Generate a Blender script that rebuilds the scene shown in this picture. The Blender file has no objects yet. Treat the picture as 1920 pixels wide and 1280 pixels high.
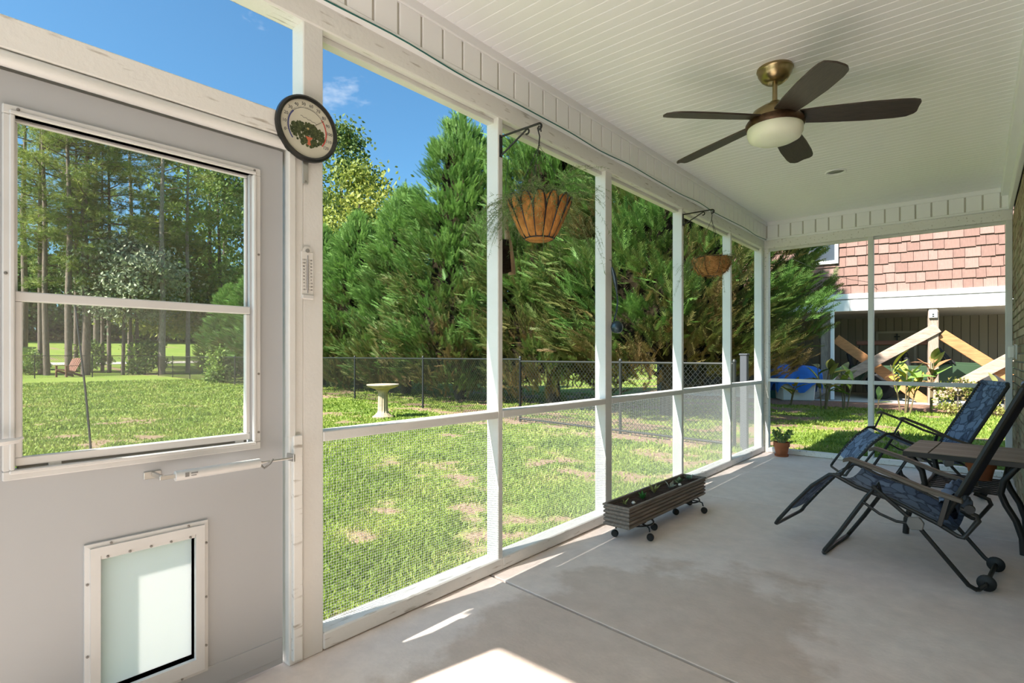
import bpy, bmesh, math, random
import numpy as np
from mathutils import Vector, Matrix

random.seed(7)
SC = bpy.context.scene
COL = SC.collection
R = math.radians

# ------------------------------------------------------------------ camera
FPX, HZ, CAMH = 1020.0, 666.0, 1.22          # focal length in px, horizon row, eye height
YAW = math.atan2(872.0, FPX)
cam_d = bpy.data.cameras.new('camera')
cam_d.sensor_width = 36.0
cam_d.lens = FPX * 36.0 / 1920.0
cam_d.shift_y = (HZ - 640.0) / 1920.0
cam_d.clip_start = 0.05
cam_d.clip_end = 500
cam = bpy.data.objects.new('camera', cam_d)
COL.objects.link(cam)
cam.location = (0, 0, CAMH)
cam.rotation_euler = (R(90), 0, YAW)
SC.camera = cam

# ------------------------------------------------------------------ sky, sun, exposure
SUN_EL, SUN_AZ = R(43.6), R(12.0)            # azimuth: light travels towards +Y, turned to +X
w = bpy.data.worlds.new('sky'); SC.world = w
w.use_nodes = True
nt = w.node_tree; nt.nodes.clear()
sky = nt.nodes.new('ShaderNodeTexSky')
sky.sky_type = 'NISHITA'
sky.sun_disc = False
sky.sun_elevation = SUN_EL
sky.sun_rotation = math.pi + SUN_AZ
sky.air_density = 1.0
sky.dust_density = 2.0
sky.ozone_density = 6.0
SKY_STRENGTH = 0.105
tc = nt.nodes.new('ShaderNodeTexCoord')
mp = nt.nodes.new('ShaderNodeMapping'); mp.inputs['Scale'].default_value = (5.0, 5.0, 11.0)
nz = nt.nodes.new('ShaderNodeTexNoise'); nz.inputs['Scale'].default_value = 1.15
nz.inputs['Detail'].default_value = 7; nz.inputs['Roughness'].default_value = 0.62
cr = nt.nodes.new('ShaderNodeValToRGB')
cr.color_ramp.elements[0].position = 0.64; cr.color_ramp.elements[0].color = (0, 0, 0, 1)
cr.color_ramp.elements[1].position = 0.80; cr.color_ramp.elements[1].color = (0.6, 0.6, 0.6, 1)
mx = nt.nodes.new('ShaderNodeMix'); mx.data_type = 'RGBA'
mx.inputs[7].default_value = (4.6, 4.8, 5.0, 1)
bg = nt.nodes.new('ShaderNodeBackground'); bg.inputs['Strength'].default_value = SKY_STRENGTH
wo = nt.nodes.new('ShaderNodeOutputWorld')
L = nt.links.new
L(tc.outputs['Generated'], mp.inputs['Vector']); L(mp.outputs[0], nz.inputs['Vector'])
tn = nt.nodes.new('ShaderNodeMix'); tn.data_type = 'RGBA'; tn.blend_type = 'MULTIPLY'; tn.inputs[0].default_value = 1.0
tn.inputs[7].default_value = (0.66, 0.98, 0.97, 1)          # clear azure air
L(sky.outputs[0], tn.inputs[6])
L(nz.outputs[0], cr.inputs[0]); L(cr.outputs[0], mx.inputs[0]); L(tn.outputs[2], mx.inputs[6])
L(mx.outputs[2], bg.inputs['Color']); L(bg.outputs[0], wo.inputs['Surface'])

sun_d = bpy.data.lights.new('sun', 'SUN')
sun_d.energy = 6.8
sun_d.color = (1.0, 0.95, 0.86)
sun_d.angle = R(0.6)
sun = bpy.data.objects.new('sun', sun_d); COL.objects.link(sun)
trav = Vector((math.sin(SUN_AZ) * math.cos(SUN_EL), math.cos(SUN_AZ) * math.cos(SUN_EL), -math.sin(SUN_EL)))
sun.rotation_euler = trav.to_track_quat('-Z', 'Y').to_euler()
sun.location = (-3, -8, 9)

SC.view_settings.view_transform = 'Standard'
SC.view_settings.look = 'None'
SC.view_settings.gamma = 1.0
SC.view_settings.use_curve_mapping = False
SC.view_settings.exposure = 1.3
SC.cycles.max_bounces = 14
SC.cycles.diffuse_bounces = 12
SC.cycles.transparent_max_bounces = 24
SC.cycles.sample_clamp_indirect = 6.0

# ------------------------------------------------------------------ photo pixel -> place
FW = Vector((-math.sin(YAW), math.cos(YAW), 0)); RT = Vector((math.cos(YAW), math.sin(YAW), 0))
EYE = Vector((0, 0, CAMH))
def ray(u, v): return FW + RT * ((u - 960) / FPX) + Vector((0, 0, (HZ - v) / FPX))
def on_z(u, v, z=0.0): q = ray(u, v); return EYE + q * ((z - CAMH) / q.z)
def on_x(u, v, x): q = ray(u, v); return EYE + q * (x / q.x)
def on_plane(u, v, P, N): q = ray(u, v); return EYE + q * ((Vector(P) - EYE).dot(N) / q.dot(N))

# ------------------------------------------------------------------ materials
MATS = {}
def mat(name, col, rough=0.6, metal=0.0, var=0.0, vscale=8.0, bump=0.0, bscale=30.0, col2=None, spec=0.4,
        stretch=(1, 1, 1), detail=5, lo=0.35, hi=0.7):
    """plain surface: colour broken up by noise between col and col2, fine bump"""
    if name in MATS: return MATS[name]
    m = bpy.data.materials.new(name); m.use_nodes = True
    t = m.node_tree; b = t.nodes['Principled BSDF']
    b.inputs['Base Color'].default_value = (*col, 1)
    b.inputs['Roughness'].default_value = rough
    b.inputs['Metallic'].default_value = metal
    b.inputs['Specular IOR Level'].default_value = spec
    if var > 0 or col2 or bump > 0:
        c = t.nodes.new('ShaderNodeTexCoord'); mpn = t.nodes.new('ShaderNodeMapping')
        mpn.inputs['Scale'].default_value = stretch
        t.links.new(c.outputs['Object'], mpn.inputs['Vector'])
    if var > 0 or col2:
        if col2 is None: col2 = tuple(max(0, x * (1 - var)) for x in col)
        n = t.nodes.new('ShaderNodeTexNoise'); n.inputs['Scale'].default_value = vscale
        n.inputs['Detail'].default_value = detail
        rp = t.nodes.new('ShaderNodeValToRGB')
        rp.color_ramp.elements[0].position = lo; rp.color_ramp.elements[0].color = (*col, 1)
        rp.color_ramp.elements[1].position = hi; rp.color_ramp.elements[1].color = (*col2, 1)
        t.links.new(mpn.outputs[0], n.inputs['Vector']); t.links.new(n.outputs[0], rp.inputs[0])
        t.links.new(rp.outputs[0], b.inputs['Base Color'])
    if bump > 0:
        n2 = t.nodes.new('ShaderNodeTexNoise'); n2.inputs['Scale'].default_value = bscale
        n2.inputs['Detail'].default_value = 4
        bp = t.nodes.new('ShaderNodeBump'); bp.inputs['Strength'].default_value = bump
        bp.inputs['Distance'].default_value = 0.01
        t.links.new(mpn.outputs[0], n2.inputs['Vector']); t.links.new(n2.outputs[0], bp.inputs['Height'])
        t.links.new(bp.outputs[0], b.inputs['Normal'])
    MATS[name] = m
    return m

def leafmat(name, stops, trans=0.35, rough=0.6):
    """foliage: colour from the per-leaf 'tint' value, some light passes through"""
    if name in MATS: return MATS[name]
    m = bpy.data.materials.new(name); m.use_nodes = True
    t = m.node_tree; t.nodes.clear()
    a = t.nodes.new('ShaderNodeAttribute'); a.attribute_name = 'tint'
    rp = t.nodes.new('ShaderNodeValToRGB')
    els = rp.color_ramp.elements
    while len(els) < len(stops): els.new(0.5)
    for e, (p, c) in zip(els, stops): e.position = p; e.color = (*c, 1)
    d = t.nodes.new('ShaderNodeBsdfDiffuse'); tr = t.nodes.new('ShaderNodeBsdfTranslucent')
    g = t.nodes.new('ShaderNodeBsdfGlossy'); g.inputs['Roughness'].default_value = rough
    g.inputs['Color'].default_value = (0.35, 0.35, 0.35, 1)
    m1 = t.nodes.new('ShaderNodeMixShader'); m1.inputs[0].default_value = trans
    m2 = t.nodes.new('ShaderNodeMixShader'); m2.inputs[0].default_value = 0.06
    o = t.nodes.new('ShaderNodeOutputMaterial')
    k = t.links.new
    k(a.outputs['Fac'], rp.inputs[0]); k(rp.outputs[0], d.inputs['Color']); k(rp.outputs[0], tr.inputs['Color'])
    k(d.outputs[0], m1.inputs[1]); k(tr.outputs[0], m1.inputs[2])
    k(m1.outputs[0], m2.inputs[1]); k(g.outputs[0], m2.inputs[2]); k(m2.outputs[0], o.inputs['Surface'])
    MATS[name] = m
    return m

def glassmat(name, tint=(1, 1, 1), rough=0.02, haze=0.0, hazecol=(0.8, 0.8, 0.8), refl=0.05):
    if name in MATS: return MATS[name]
    m = bpy.data.materials.new(name); m.use_nodes = True
    t = m.node_tree; t.nodes.clear()
    tp = t.nodes.new('ShaderNodeBsdfTransparent'); tp.inputs['Color'].default_value = (*tint, 1)
    gl = t.nodes.new('ShaderNodeBsdfGlossy'); gl.inputs['Roughness'].default_value = rough
    mx1 = t.nodes.new('ShaderNodeMixShader'); mx1.inputs[0].default_value = refl
    df = t.nodes.new('ShaderNodeBsdfDiffuse'); df.inputs['Color'].default_value = (*hazecol, 1)
    mx2 = t.nodes.new('ShaderNodeMixShader'); mx2.inputs[0].default_value = haze
    o = t.nodes.new('ShaderNodeOutputMaterial'); k = t.links.new
    k(tp.outputs[0], mx1.inputs[1]); k(gl.outputs[0], mx1.inputs[2])
    k(mx1.outputs[0], mx2.inputs[1]); k(df.outputs[0], mx2.inputs[2]); k(mx2.outputs[0], o.inputs['Surface'])
    MATS[name] = m
    return m

WHITE = mat('white_paint', (0.71, 0.71, 0.70), 0.45, var=0.10, vscale=3.0, bump=0.15, bscale=60)
def wornmat():
    m = mat('worn_white_paint', (0.76, 0.755, 0.74), 0.5, bump=0.2, bscale=40)
    t = m.node_tree; b = t.nodes['Principled BSDF']
    c = t.nodes.new('ShaderNodeTexCoord'); mpn = t.nodes.new('ShaderNodeMapping'); mpn.inputs['Scale'].default_value = (9, 1.4, 9)
    n = t.nodes.new('ShaderNodeTexNoise'); n.inputs['Scale'].default_value = 5; n.inputs['Detail'].default_value = 8
    rp = t.nodes.new('ShaderNodeValToRGB')
    rp.color_ramp.elements[0].position = 0.60; rp.color_ramp.elements[0].color = (0.76, 0.755, 0.74, 1)
    rp.color_ramp.elements[1].position = 0.72; rp.color_ramp.elements[1].color = (0.40, 0.37, 0.33, 1)
    k = t.links.new
    k(c.outputs['Object'], mpn.inputs[0]); k(mpn.outputs[0], n.inputs['Vector']); k(n.outputs[0], rp.inputs[0]); k(rp.outputs[0], b.inputs['Base Color'])
    return m
WORN = wornmat()
VINYL = mat('white_vinyl', (0.89, 0.895, 0.92), 0.4, var=0.05, vscale=2.0)
GROOVE = mat('groove_shade_vinyl', (0.50, 0.48, 0.43), 0.6)  # beige grey backing colour, paints the shade in the fascia grooves
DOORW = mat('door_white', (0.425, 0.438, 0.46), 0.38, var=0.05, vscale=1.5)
ALU = mat('white_aluminium', (0.62, 0.62, 0.62), 0.35, var=0.08, vscale=6)
GREYGAP = mat('grey_gap', (0.30, 0.29, 0.27), 0.8)  # plain grey behind the ceiling seams and in the window track
BLACK = mat('black_metal', (0.018, 0.018, 0.02), 0.42)
BLACKP = mat('black_plastic', (0.012, 0.012, 0.013), 0.5)
STEEL = mat('steel', (0.55, 0.55, 0.54), 0.35, 0.9)
SCREW = mat('screw', (0.25, 0.24, 0.23), 0.5, 0.6)
INSECT = glassmat('insect_screen', (0.985, 0.985, 0.985), 0.6, 0.012, (0.2, 0.2, 0.2), 0.0)
GLASS = glassmat('window_glass', (0.97, 0.98, 0.97), 0.01, 0.015)
GLASS2 = glassmat('screened_glass', (0.93, 0.94, 0.93), 0.02, 0.05, (0.8, 0.8, 0.8))
GALV = mat('galvanised_wire', (0.42, 0.43, 0.43), 0.5, 0.3)

# ------------------------------------------------------------------ mesh tools
class MB:
    def __init__(s): s.v = []; s.f = []
    def add(s, vs, fs):
        o = len(s.v); s.v += [tuple(x) for x in vs]; s.f += [tuple(i + o for i in f) for f in fs]; return s
    def box(s, x0, x1, y0, y1, z0, z1):
        v = [(x, y, z) for z in (z0, z1) for y in (y0, y1) for x in (x0, x1)]
        return s.add(v, [(0, 2, 3, 1), (4, 5, 7, 6), (0, 1, 5, 4), (2, 6, 7, 3), (0, 4, 6, 2), (1, 3, 7, 5)])
    def hexa(s, b, t):
        """solid from 4 bottom and 4 top points"""
        return s.add(list(b) + list(t), [(3, 2, 1, 0), (4, 5, 6, 7), (0, 1, 5, 4), (1, 2, 6, 5), (2, 3, 7, 6), (3, 0, 4, 7)])
    def beam(s, a, b, wd, th, up=(0, 0, 1)):
        """rectangular bar from a to b; th along up-ish, wd across"""
        a = Vector(a); b = Vector(b); d = (b - a).normalized(); u = Vector(up)
        sd = d.cross(u).normalized() * (wd / 2); u2 = sd.cross(d).normalized() * (th / 2)
        q = lambda p: [p - sd - u2, p + sd - u2, p + sd + u2, p - sd + u2]
        return s.hexa(q(a), q(b))
    def tube(s, pts, r, n=8, caps=True, closed=False):
        pts = [Vector(p) for p in pts]; m = len(pts)
        rs = r if isinstance(r, (list, tuple)) else [r] * m
        o = len(s.v); nrm = None
        for i, p in enumerate(pts):
            if closed: d = pts[(i + 1) % m] - pts[i - 1]
            elif i == 0: d = pts[1] - p
            elif i == m - 1: d = p - pts[-2]
            else: d = (pts[i + 1] - p).normalized() + (p - pts[i - 1]).normalized()
            d = d.normalized() if d.length > 1e-9 else Vector((0, 0, 1))
            if nrm is None:
                nrm = d.cross(Vector((0, 0, 1)));
                if nrm.length < 1e-3: nrm = d.cross(Vector((1, 0, 0)))
            nrm = (nrm - d * nrm.dot(d)).normalized(); bn = d.cross(nrm)
            for k in range(n):
                a = 2 * math.pi * k / n
                s.v.append(tuple(p + (nrm * math.cos(a) + bn * math.sin(a)) * rs[i]))
        for i in range(m if closed else m - 1):
            i2 = (i + 1) % m
            for k in range(n):
                k2 = (k + 1) % n
                s.f.append((o + i * n + k, o + i * n + k2, o + i2 * n + k2, o + i2 * n + k))
        if caps and not closed:
            s.f.append(tuple(o + k for k in reversed(range(n)))); s.f.append(tuple(o + (m - 1) * n + k for k in range(n)))
        return s
    def lathe(s, prof, n=24, c=(0, 0, 0), axis='z'):
        o = len(s.v)
        for (r, z) in prof:
            for k in range(n):
                a = 2 * math.pi * k / n
                p = (r * math.cos(a), r * math.sin(a), z)
                if axis == 'x': p = (p[2], p[0], p[1])
                if axis == 'y': p = (p[0], p[2], p[1])
                s.v.append((p[0] + c[0], p[1] + c[1], p[2] + c[2]))
        m = len(prof)
        for i in range(m - 1):
            for k in range(n):
                k2 = (k + 1) % n
                s.f.append((o + i * n + k, o + i * n + k2, o + (i + 1) * n + k2, o + (i + 1) * n + k))
        if prof[0][0] > 1e-6: s.f.append(tuple(o + k for k in reversed(range(n))))
        if prof[-1][0] > 1e-6: s.f.append(tuple(o + (m - 1) * n + k for k in range(n)))
        return s
    def prism(s, poly, h, place):
        """polygon (a,b) extruded by h; place(a,b,c)->xyz"""
        n = len(poly)
        v = [place(a, b, 0) for a, b in poly] + [place(a, b, h) for a, b in poly]
        return s.add(v, [tuple(reversed(range(n))), tuple(range(n, 2 * n))] + [(i, (i + 1) % n, n + (i + 1) % n, n + i) for i in range(n)])
    def grid(s, rows):
        """quad strip grid from rows of points"""
        o = len(s.v); n = len(rows[0])
        for r in rows: s.v += [tuple(p) for p in r]
        for i in range(len(rows) - 1):
            for k in range(n - 1):
                s.f.append((o + i * n + k, o + i * n + k + 1, o + (i + 1) * n + k + 1, o + (i + 1) * n + k))
        return s
    def mesh(s, name, m, smooth=False, bevel=0.0, solid=0.0):
        me = bpy.data.meshes.new(name); me.from_pydata(s.v, [], s.f); me.update()
        bm = bmesh.new(); bm.from_mesh(me)
        if solid:
            bmesh.ops.solidify(bm, geom=bm.faces[:], thickness=solid)
        bmesh.ops.recalc_face_normals(bm, faces=bm.faces)
        if bevel > 0:
            ed = [e for e in bm.edges if len(e.link_faces) == 2 and e.calc_face_angle(0) > 0.6]
            bmesh.ops.bevel(bm, geom=ed, offset=bevel, segments=1, affect='EDGES', clamp_overlap=True)
        bm.to_mesh(me); bm.free()
        if smooth:
            for p in me.polygons: p.use_smooth = True
            try: me.set_sharp_from_angle(angle=R(40))
            except Exception: pass
        me.materials.append(m)
        return me
    def build(s, name, m, parent=None, smooth=False, bevel=0.0, solid=0.0, loc=None, label=None, kind=None):
        o = bpy.data.objects.new(name, s.mesh(name, m, smooth, bevel, solid)); COL.objects.link(o)
        if parent: o.parent = parent
        if loc is not None: o.location = loc
        if label: o['label'] = label
        if kind: o['kind'] = kind
        return o

def tag(o, label=None, cat=None, group=None, kind=None):
    if label: o['label'] = label
    if cat: o['category'] = cat
    if group: o['group'] = group
    if kind: o['kind'] = kind
    return o
def thing(name, label, cat, loc=(0, 0, 0), rotz=0.0, group=None, kind=None):
    o = bpy.data.objects.new(name, None); COL.objects.link(o)
    o.location = loc; o.rotation_euler = (0, 0, rotz); o.empty_display_size = 0.1
    return tag(o, label, cat, group, kind)
def struct(name, label, loc=(0, 0, 0), cat=None):
    return thing(name, label, cat or name.split('_')[0], loc, kind='structure')
def inst(name, me, parent=None, loc=(0, 0, 0), rot=(0, 0, 0), scale=(1, 1, 1), kind=None):
    o = bpy.data.objects.new(name, me); COL.objects.link(o)
    o.parent = parent; o.location = loc; o.rotation_euler = rot; o.scale = scale
    if kind: o['kind'] = kind
    return o
def copy_tree(o, parent=None):
    c = o.copy(); COL.objects.link(c); c.parent = parent
    for ch in list(o.children): copy_tree(ch, c)
    return c
def textmesh(txt, size, m, align='CENTER', ext=0.0004):
    cu = bpy.data.curves.new('lettering', 'FONT'); cu.body = txt; cu.size = size
    cu.align_x = align; cu.align_y = 'CENTER'; cu.extrude = ext; cu.resolution_u = 2
    o = bpy.data.objects.new('lettering', cu)
    me = bpy.data.meshes.new_from_object(o)
    bpy.data.objects.remove(o); bpy.data.curves.remove(cu)
    me.materials.clear(); me.materials.append(m)
    return me

def npmesh(name, V, T, m, tint=None):
    """triangle mesh from numpy arrays with a per-vertex tint value"""
    me = bpy.data.meshes.new(name)
    nv, ntr = len(V), len(T)
    me.vertices.add(nv); me.vertices.foreach_set('co', np.ascontiguousarray(V, dtype=np.float32).ravel())
    me.loops.add(ntr * 3); me.loops.foreach_set('vertex_index', np.ascontiguousarray(T, dtype=np.int32).ravel())
    me.polygons.add(ntr); me.polygons.foreach_set('loop_start', np.arange(0, ntr * 3, 3, dtype=np.int32))
    if tint is not None:
        a = me.attributes.new('tint', 'FLOAT', 'POINT'); a.data.foreach_set('value', np.ascontiguousarray(tint, dtype=np.float32))
    me.update(calc_edges=True)
    me.materials.append(m)
    return me
def scatter(tv, tt, P, B, S, tint):
    """copies of a template (tv verts, tt tris) at P with basis B (n,3,3 rows = axes), size S"""
    n, k = len(P), len(tv)
    V = P[:, None, :] + np.einsum('kj,njc->nkc', tv, B) * S[:, None, None]
    T = tt[None, :, :] + (np.arange(n) * k)[:, None, None]
    return V.reshape(-1, 3), T.reshape(-1, 3), np.repeat(tint, k)
def basis(D, roll, up=np.array([0, 0, 1.0])):
    D = D / np.linalg.norm(D, axis=1, keepdims=True)
    A = np.cross(D, up); ln = np.linalg.norm(A, axis=1, keepdims=True); A = np.where(ln < 1e-4, np.array([[1.0, 0, 0]]), A / np.maximum(ln, 1e-6))
    N = np.cross(A, D)
    c, s_ = np.cos(roll)[:, None], np.sin(roll)[:, None]
    return np.stack([D, A * c + N * s_, N * c - A * s_], axis=1)
def join_np(parts):
    Vs, Ts, Is = [], [], []; o = 0
    for V, T, I in parts:
        Vs.append(V); Ts.append(T + o); Is.append(I); o += len(V)
    return np.concatenate(Vs), np.concatenate(Ts), np.concatenate(Is)
def vnoise(x, y, seed=0):
    """smooth value noise, numpy"""
    xi, yi = np.floor(x).astype(np.int64), np.floor(y).astype(np.int64)
    fx, fy = x - xi, y - yi; fx = fx * fx * (3 - 2 * fx); fy = fy * fy * (3 - 2 * fy)
    def h(a, b):
        n = (a * 374761393 + b * 668265263 + seed * 974711) & 0x7fffffff
        n = ((n ^ (n >> 13)) * 1274126177) & 0x7fffffff
        return ((n ^ (n >> 16)) & 0xffff) / 65535.0
    return (h(xi, yi) * (1 - fx) + h(xi + 1, yi) * fx) * (1 - fy) + (h(xi, yi + 1) * (1 - fx) + h(xi + 1, yi + 1) * fx) * fy

# ================================================================== THE PORCH
WX = -2.05            # inner face of the screened wall
BY = 7.30             # inner face of the far wall
HX = 0.27             # house wall
ZC = 2.885            # ceiling
PITCH = 0.1365

# ---- floor: concrete slab in three pours with open joints
def concrete():
    m = bpy.data.materials.new('concrete'); m.use_nodes = True
    t = m.node_tree; b = t.nodes['Principled BSDF']; k = t.links.new
    c = t.nodes.new('ShaderNodeTexCoord')
    def noise(sc, det, rough=0.5):
        n = t.nodes.new('ShaderNodeTexNoise'); n.inputs['Scale'].default_value = sc; n.inputs['Detail'].default_value = det
        n.inputs['Roughness'].default_value = rough; k(c.outputs['Object'], n.inputs['Vector']); return n
    def ramp(src, a, b_, ca, cb):
        r = t.nodes.new('ShaderNodeValToRGB'); r.color_ramp.elements[0].position = a; r.color_ramp.elements[1].position = b_
        r.color_ramp.elements[0].color = (*ca, 1); r.color_ramp.elements[1].color = (*cb, 1); k(src, r.inputs[0]); return r
    def mix(fac, a, bb, mode='MIX'):
        x = t.nodes.new('ShaderNodeMix'); x.data_type = 'RGBA'; x.blend_type = mode
        k(fac, x.inputs[0]); k(a, x.inputs[6]); k(bb, x.inputs[7]); return x
    n1 = noise(1.3, 6, 0.6); n2 = noise(9, 6, 0.65); n3 = noise(60, 3)
    base = ramp(n1.outputs[0], 0.35, 0.68, (0.77, 0.655, 0.605), (0.83, 0.745, 0.71))
    fine = ramp(n2.outputs[0], 0.3, 0.75, (0.86, 0.85, 0.84), (1.06, 1.05, 1.04))
    m1 = t.nodes.new('ShaderNodeMix'); m1.data_type = 'RGBA'; m1.blend_type = 'MULTIPLY'; m1.inputs[0].default_value = 1
    k(base.outputs[0], m1.inputs[6]); k(fine.outputs[0], m1.inputs[7])
    # damp brown stain that spreads from the middle of the slab
    gm = t.nodes.new('ShaderNodeMapping'); gm.inputs['Location'].default_value = (0.95, -0.92, 0)
    gm.inputs['Scale'].default_value = (0.90, 0.48, 1)
    k(c.outputs['Object'], gm.inputs[0])
    ln = t.nodes.new('ShaderNodeVectorMath'); ln.operation = 'LENGTH'; k(gm.outputs[0], ln.inputs[0])
    n4 = noise(2.2, 7, 0.6)
    ad = t.nodes.new('ShaderNodeMath'); ad.operation = 'MULTIPLY_ADD'; ad.inputs[1].default_value = 0.9; k(n4.outputs[0], ad.inputs[0]); k(ln.outputs['Value'], ad.inputs[2])
    st = ramp(ad.outputs[0], 1.02, 1.16, (0.80, 0.755, 0.71), (1, 1, 1))
    # ramp positions must stay in 0..1: rescale
    ad2 = t.nodes.new('ShaderNodeMath'); ad2.operation = 'MULTIPLY'; ad2.inputs[1].default_value = 0.6; k(ad.outputs[0], ad2.inputs[0])
    t.links.remove(st.inputs[0].links[0]); k(ad2.outputs[0], st.inputs[0])
    st.color_ramp.elements[0].position = 0.60; st.color_ramp.elements[1].position = 0.66
    m2 = t.nodes.new('ShaderNodeMix'); m2.data_type = 'RGBA'; m2.blend_type = 'MULTIPLY'; m2.inputs[0].default_value = 1
    k(m1.outputs[2], m2.inputs[6]); k(st.outputs[0], m2.inputs[7])
    k(m2.outputs[2], b.inputs['Base Color'])
    b.inputs['Roughness'].default_value = 0.62
    rr = ramp(n2.outputs[0], 0.3, 0.7, (0.5,) * 3, (0.75,) * 3); k(rr.outputs[0], b.inputs['Roughness'])
    bp = t.nodes.new('ShaderNodeBump'); bp.inputs['Strength'].default_value = 0.25; bp.inputs['Distance'].default_value = 0.004
    k(n3.outputs[0], bp.inputs['Height']); k(bp.outputs[0], b.inputs['Normal'])
    return m
CONC = concrete()
floor = struct('floor', 'grey stained concrete porch floor with open joints')
def slab(x0, x1, yl0, yr0, yl1, yr1):
    b = [(x0, yl0, -0.22), (x1, yr0, -0.22), (x1, yr1, -0.22), (x0, yl1, -0.22)]
    MB().hexa(b, [(p[0], p[1], 0) for p in b]).build('slab', CONC, floor, bevel=0.003)
slab(WX - 0.12, HX + 0.1, -1.6, -1.6, 2.222, 1.965)
slab(WX - 0.12, HX + 0.1, 2.240, 1.983, 4.657, 4.857)
slab(WX - 0.12, HX + 0.1, 4.672, 4.872, BY + 0.12, BY + 0.12)
MB().box(WX - 0.10, HX, -1.5, BY + 0.1, -0.21, -0.020).build('joint_filler', mat('joint', (0.05, 0.047, 0.043), 0.9), floor)

# ---- ceiling boards
ceil = struct('ceiling', 'white beadboard vinyl porch ceiling of narrow boards')
prof = [(0.0, 0.007), (0.003, 0.0), (0.064, 0.0), (0.0670, 0.002), (0.0695, 0.002), (0.0725, 0.0), (0.1325, 0.0), (0.1355, 0.007)]
bd = MB()
x0, x1 = WX + 0.02, HX
bd.grid([[(x0, y, z) for y, z in prof], [(x1, y, z) for y, z in prof]])
board_me = bd.mesh('ceiling_board', VINYL)
nb = 0
y = BY + 0.05
while y > -1.15:
    y -= PITCH
    inst('ceiling_board', board_me, ceil, (0, y, ZC)); nb += 1
MB().box(WX - 0.1, HX + 0.3, -1.3, BY + 0.2, ZC + 0.012, ZC + 0.03).build('ceiling_backing', GREYGAP, ceil)

# ---- left fascia (trim_1): narrow vertical boards over the screened wall
def fascia(name, label, n, place_board, top, bottom):
    t = struct(name, label)
    b = MB().box(0.007, PITCH - 0.007, 0, 0.012, 0, 0.155)
    me = b.mesh('fascia_board', VINYL, bevel=0.003)
    for i in range(n): place_board(t, me, i)
    top(t); bottom(t)
    return t
zf0, zf1 = 2.685, 2.862
def pl_left(t, me, i): inst('fascia_board', me, t, (WX + 0.028, BY - 0.012 - (i + 1) * PITCH, zf0 + 0.012), (0, 0, R(90)))
fascia('trim_1', 'white vertical board fascia above the long screened wall', 59,
       lambda t, me, i: inst('fascia_board', me, t, (WX + 0.040, BY - 0.012 - (i + 1) * PITCH, zf0), (0, 0, R(90))),
       lambda t: MB().box(WX, WX + 0.05, -0.85, BY, 2.838, ZC + 0.005).build('crown_strip', VINYL, t, bevel=0.004),
       lambda t: (MB().box(WX - 0.09, WX + 0.030, -0.85, BY, 2.675, 2.86).build('backing', GROOVE, t),
                  MB().box(WX - 0.09, WX + 0.046, -0.85, BY, 2.662, 2.684).build('lower_strip', VINYL, t, bevel=0.004)))
fascia('trim_2', 'white vertical board fascia above the far screened wall', 17,
       lambda t, me, i: inst('fascia_board', me, t, (WX + 0.045 + i * PITCH, BY - 0.040, zf0)),
       lambda t: MB().box(WX + 0.05, HX, BY - 0.05, BY, 2.838, ZC + 0.005).build('crown_strip', VINYL, t, bevel=0.004),
       lambda t: (MB().box(WX + 0.03, HX, BY - 0.030, BY + 0.09, 2.675, 2.86).build('backing', GROOVE, t),
                  MB().box(WX + 0.046, HX, BY - 0.046, BY + 0.09, 2.662, 2.684).build('lower_strip', VINYL, t, bevel=0.004)))
t3 = struct('trim_3', 'white corner strip between ceiling and brick house wall')
MB().box(HX - 0.09, HX, -1.1, BY, 2.80, ZC + 0.004).build('strip', VINYL, t3, bevel=0.006)
MB().box(HX - 0.035, HX, -1.1, BY, 2.66, 2.80).build('lower_strip', VINYL, t3, bevel=0.005)

# ---- long screened wall
wl = struct('wall_left', 'white painted timber wall of tall screened bays beside the lawn')
PX0, PX1 = WX - 0.09, WX
posts = [(1.112, 1.20), (2.278, 2.318), (3.444, 3.534), (4.787, 4.827), (6.08, 6.12), (7.21, 7.30)]
for a, b in posts: MB().box(PX0, PX1, a, b, 0.0 if a < 1.2 else 0.07, 2.57).build('post', WHITE, wl, bevel=0.004)
MB().box(PX0 - 0.01, PX1 + 0.006, -0.84, BY + 0.09, 2.56, 2.668).build('top_plate', WORN, wl, bevel=0.006)
MB().box(PX0 + 0.005, PX1 - 0.035, 1.2, BY, 2.535, 2.56).build('screen_batten', WHITE, wl, bevel=0.003)
for (a, b), (c, d) in zip(posts[:-1], posts[1:]):
    MB().box(PX0 + 0.004, PX1 + 0.002, b, c, 0.864, 0.906).build('mid_rail', WHITE, wl, bevel=0.004)
    MB().box(PX0 - 0.01, PX1 + 0.004, b - (0.0 if a < 1.2 else 0.0), c + (d - c), 0.004, 0.074).build('sill', WORN, wl, bevel=0.006)
    # insect screen above, welded wire mesh below
    MB().box(PX0 - 0.004, PX0 - 0.002, b, c, 0.90, 2.56).build('insect_screen', INSECT, wl)
    m_ = MB(); r_ = 0.00055; xs = PX0 + 0.002
    yy = b
    while yy < c: m_.box(xs - r_, xs + r_, yy - r_, yy + r_, 0.07, 0.87); yy += 0.0127
    zz = 0.08
    while zz < 0.865: m_.box(xs - r_ - 0.001, xs + r_ - 0.001, b, c, zz - r_, zz + r_); zz += 0.0127
    m_.build('wire_mesh', GALV, wl, kind='stuff')
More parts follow.
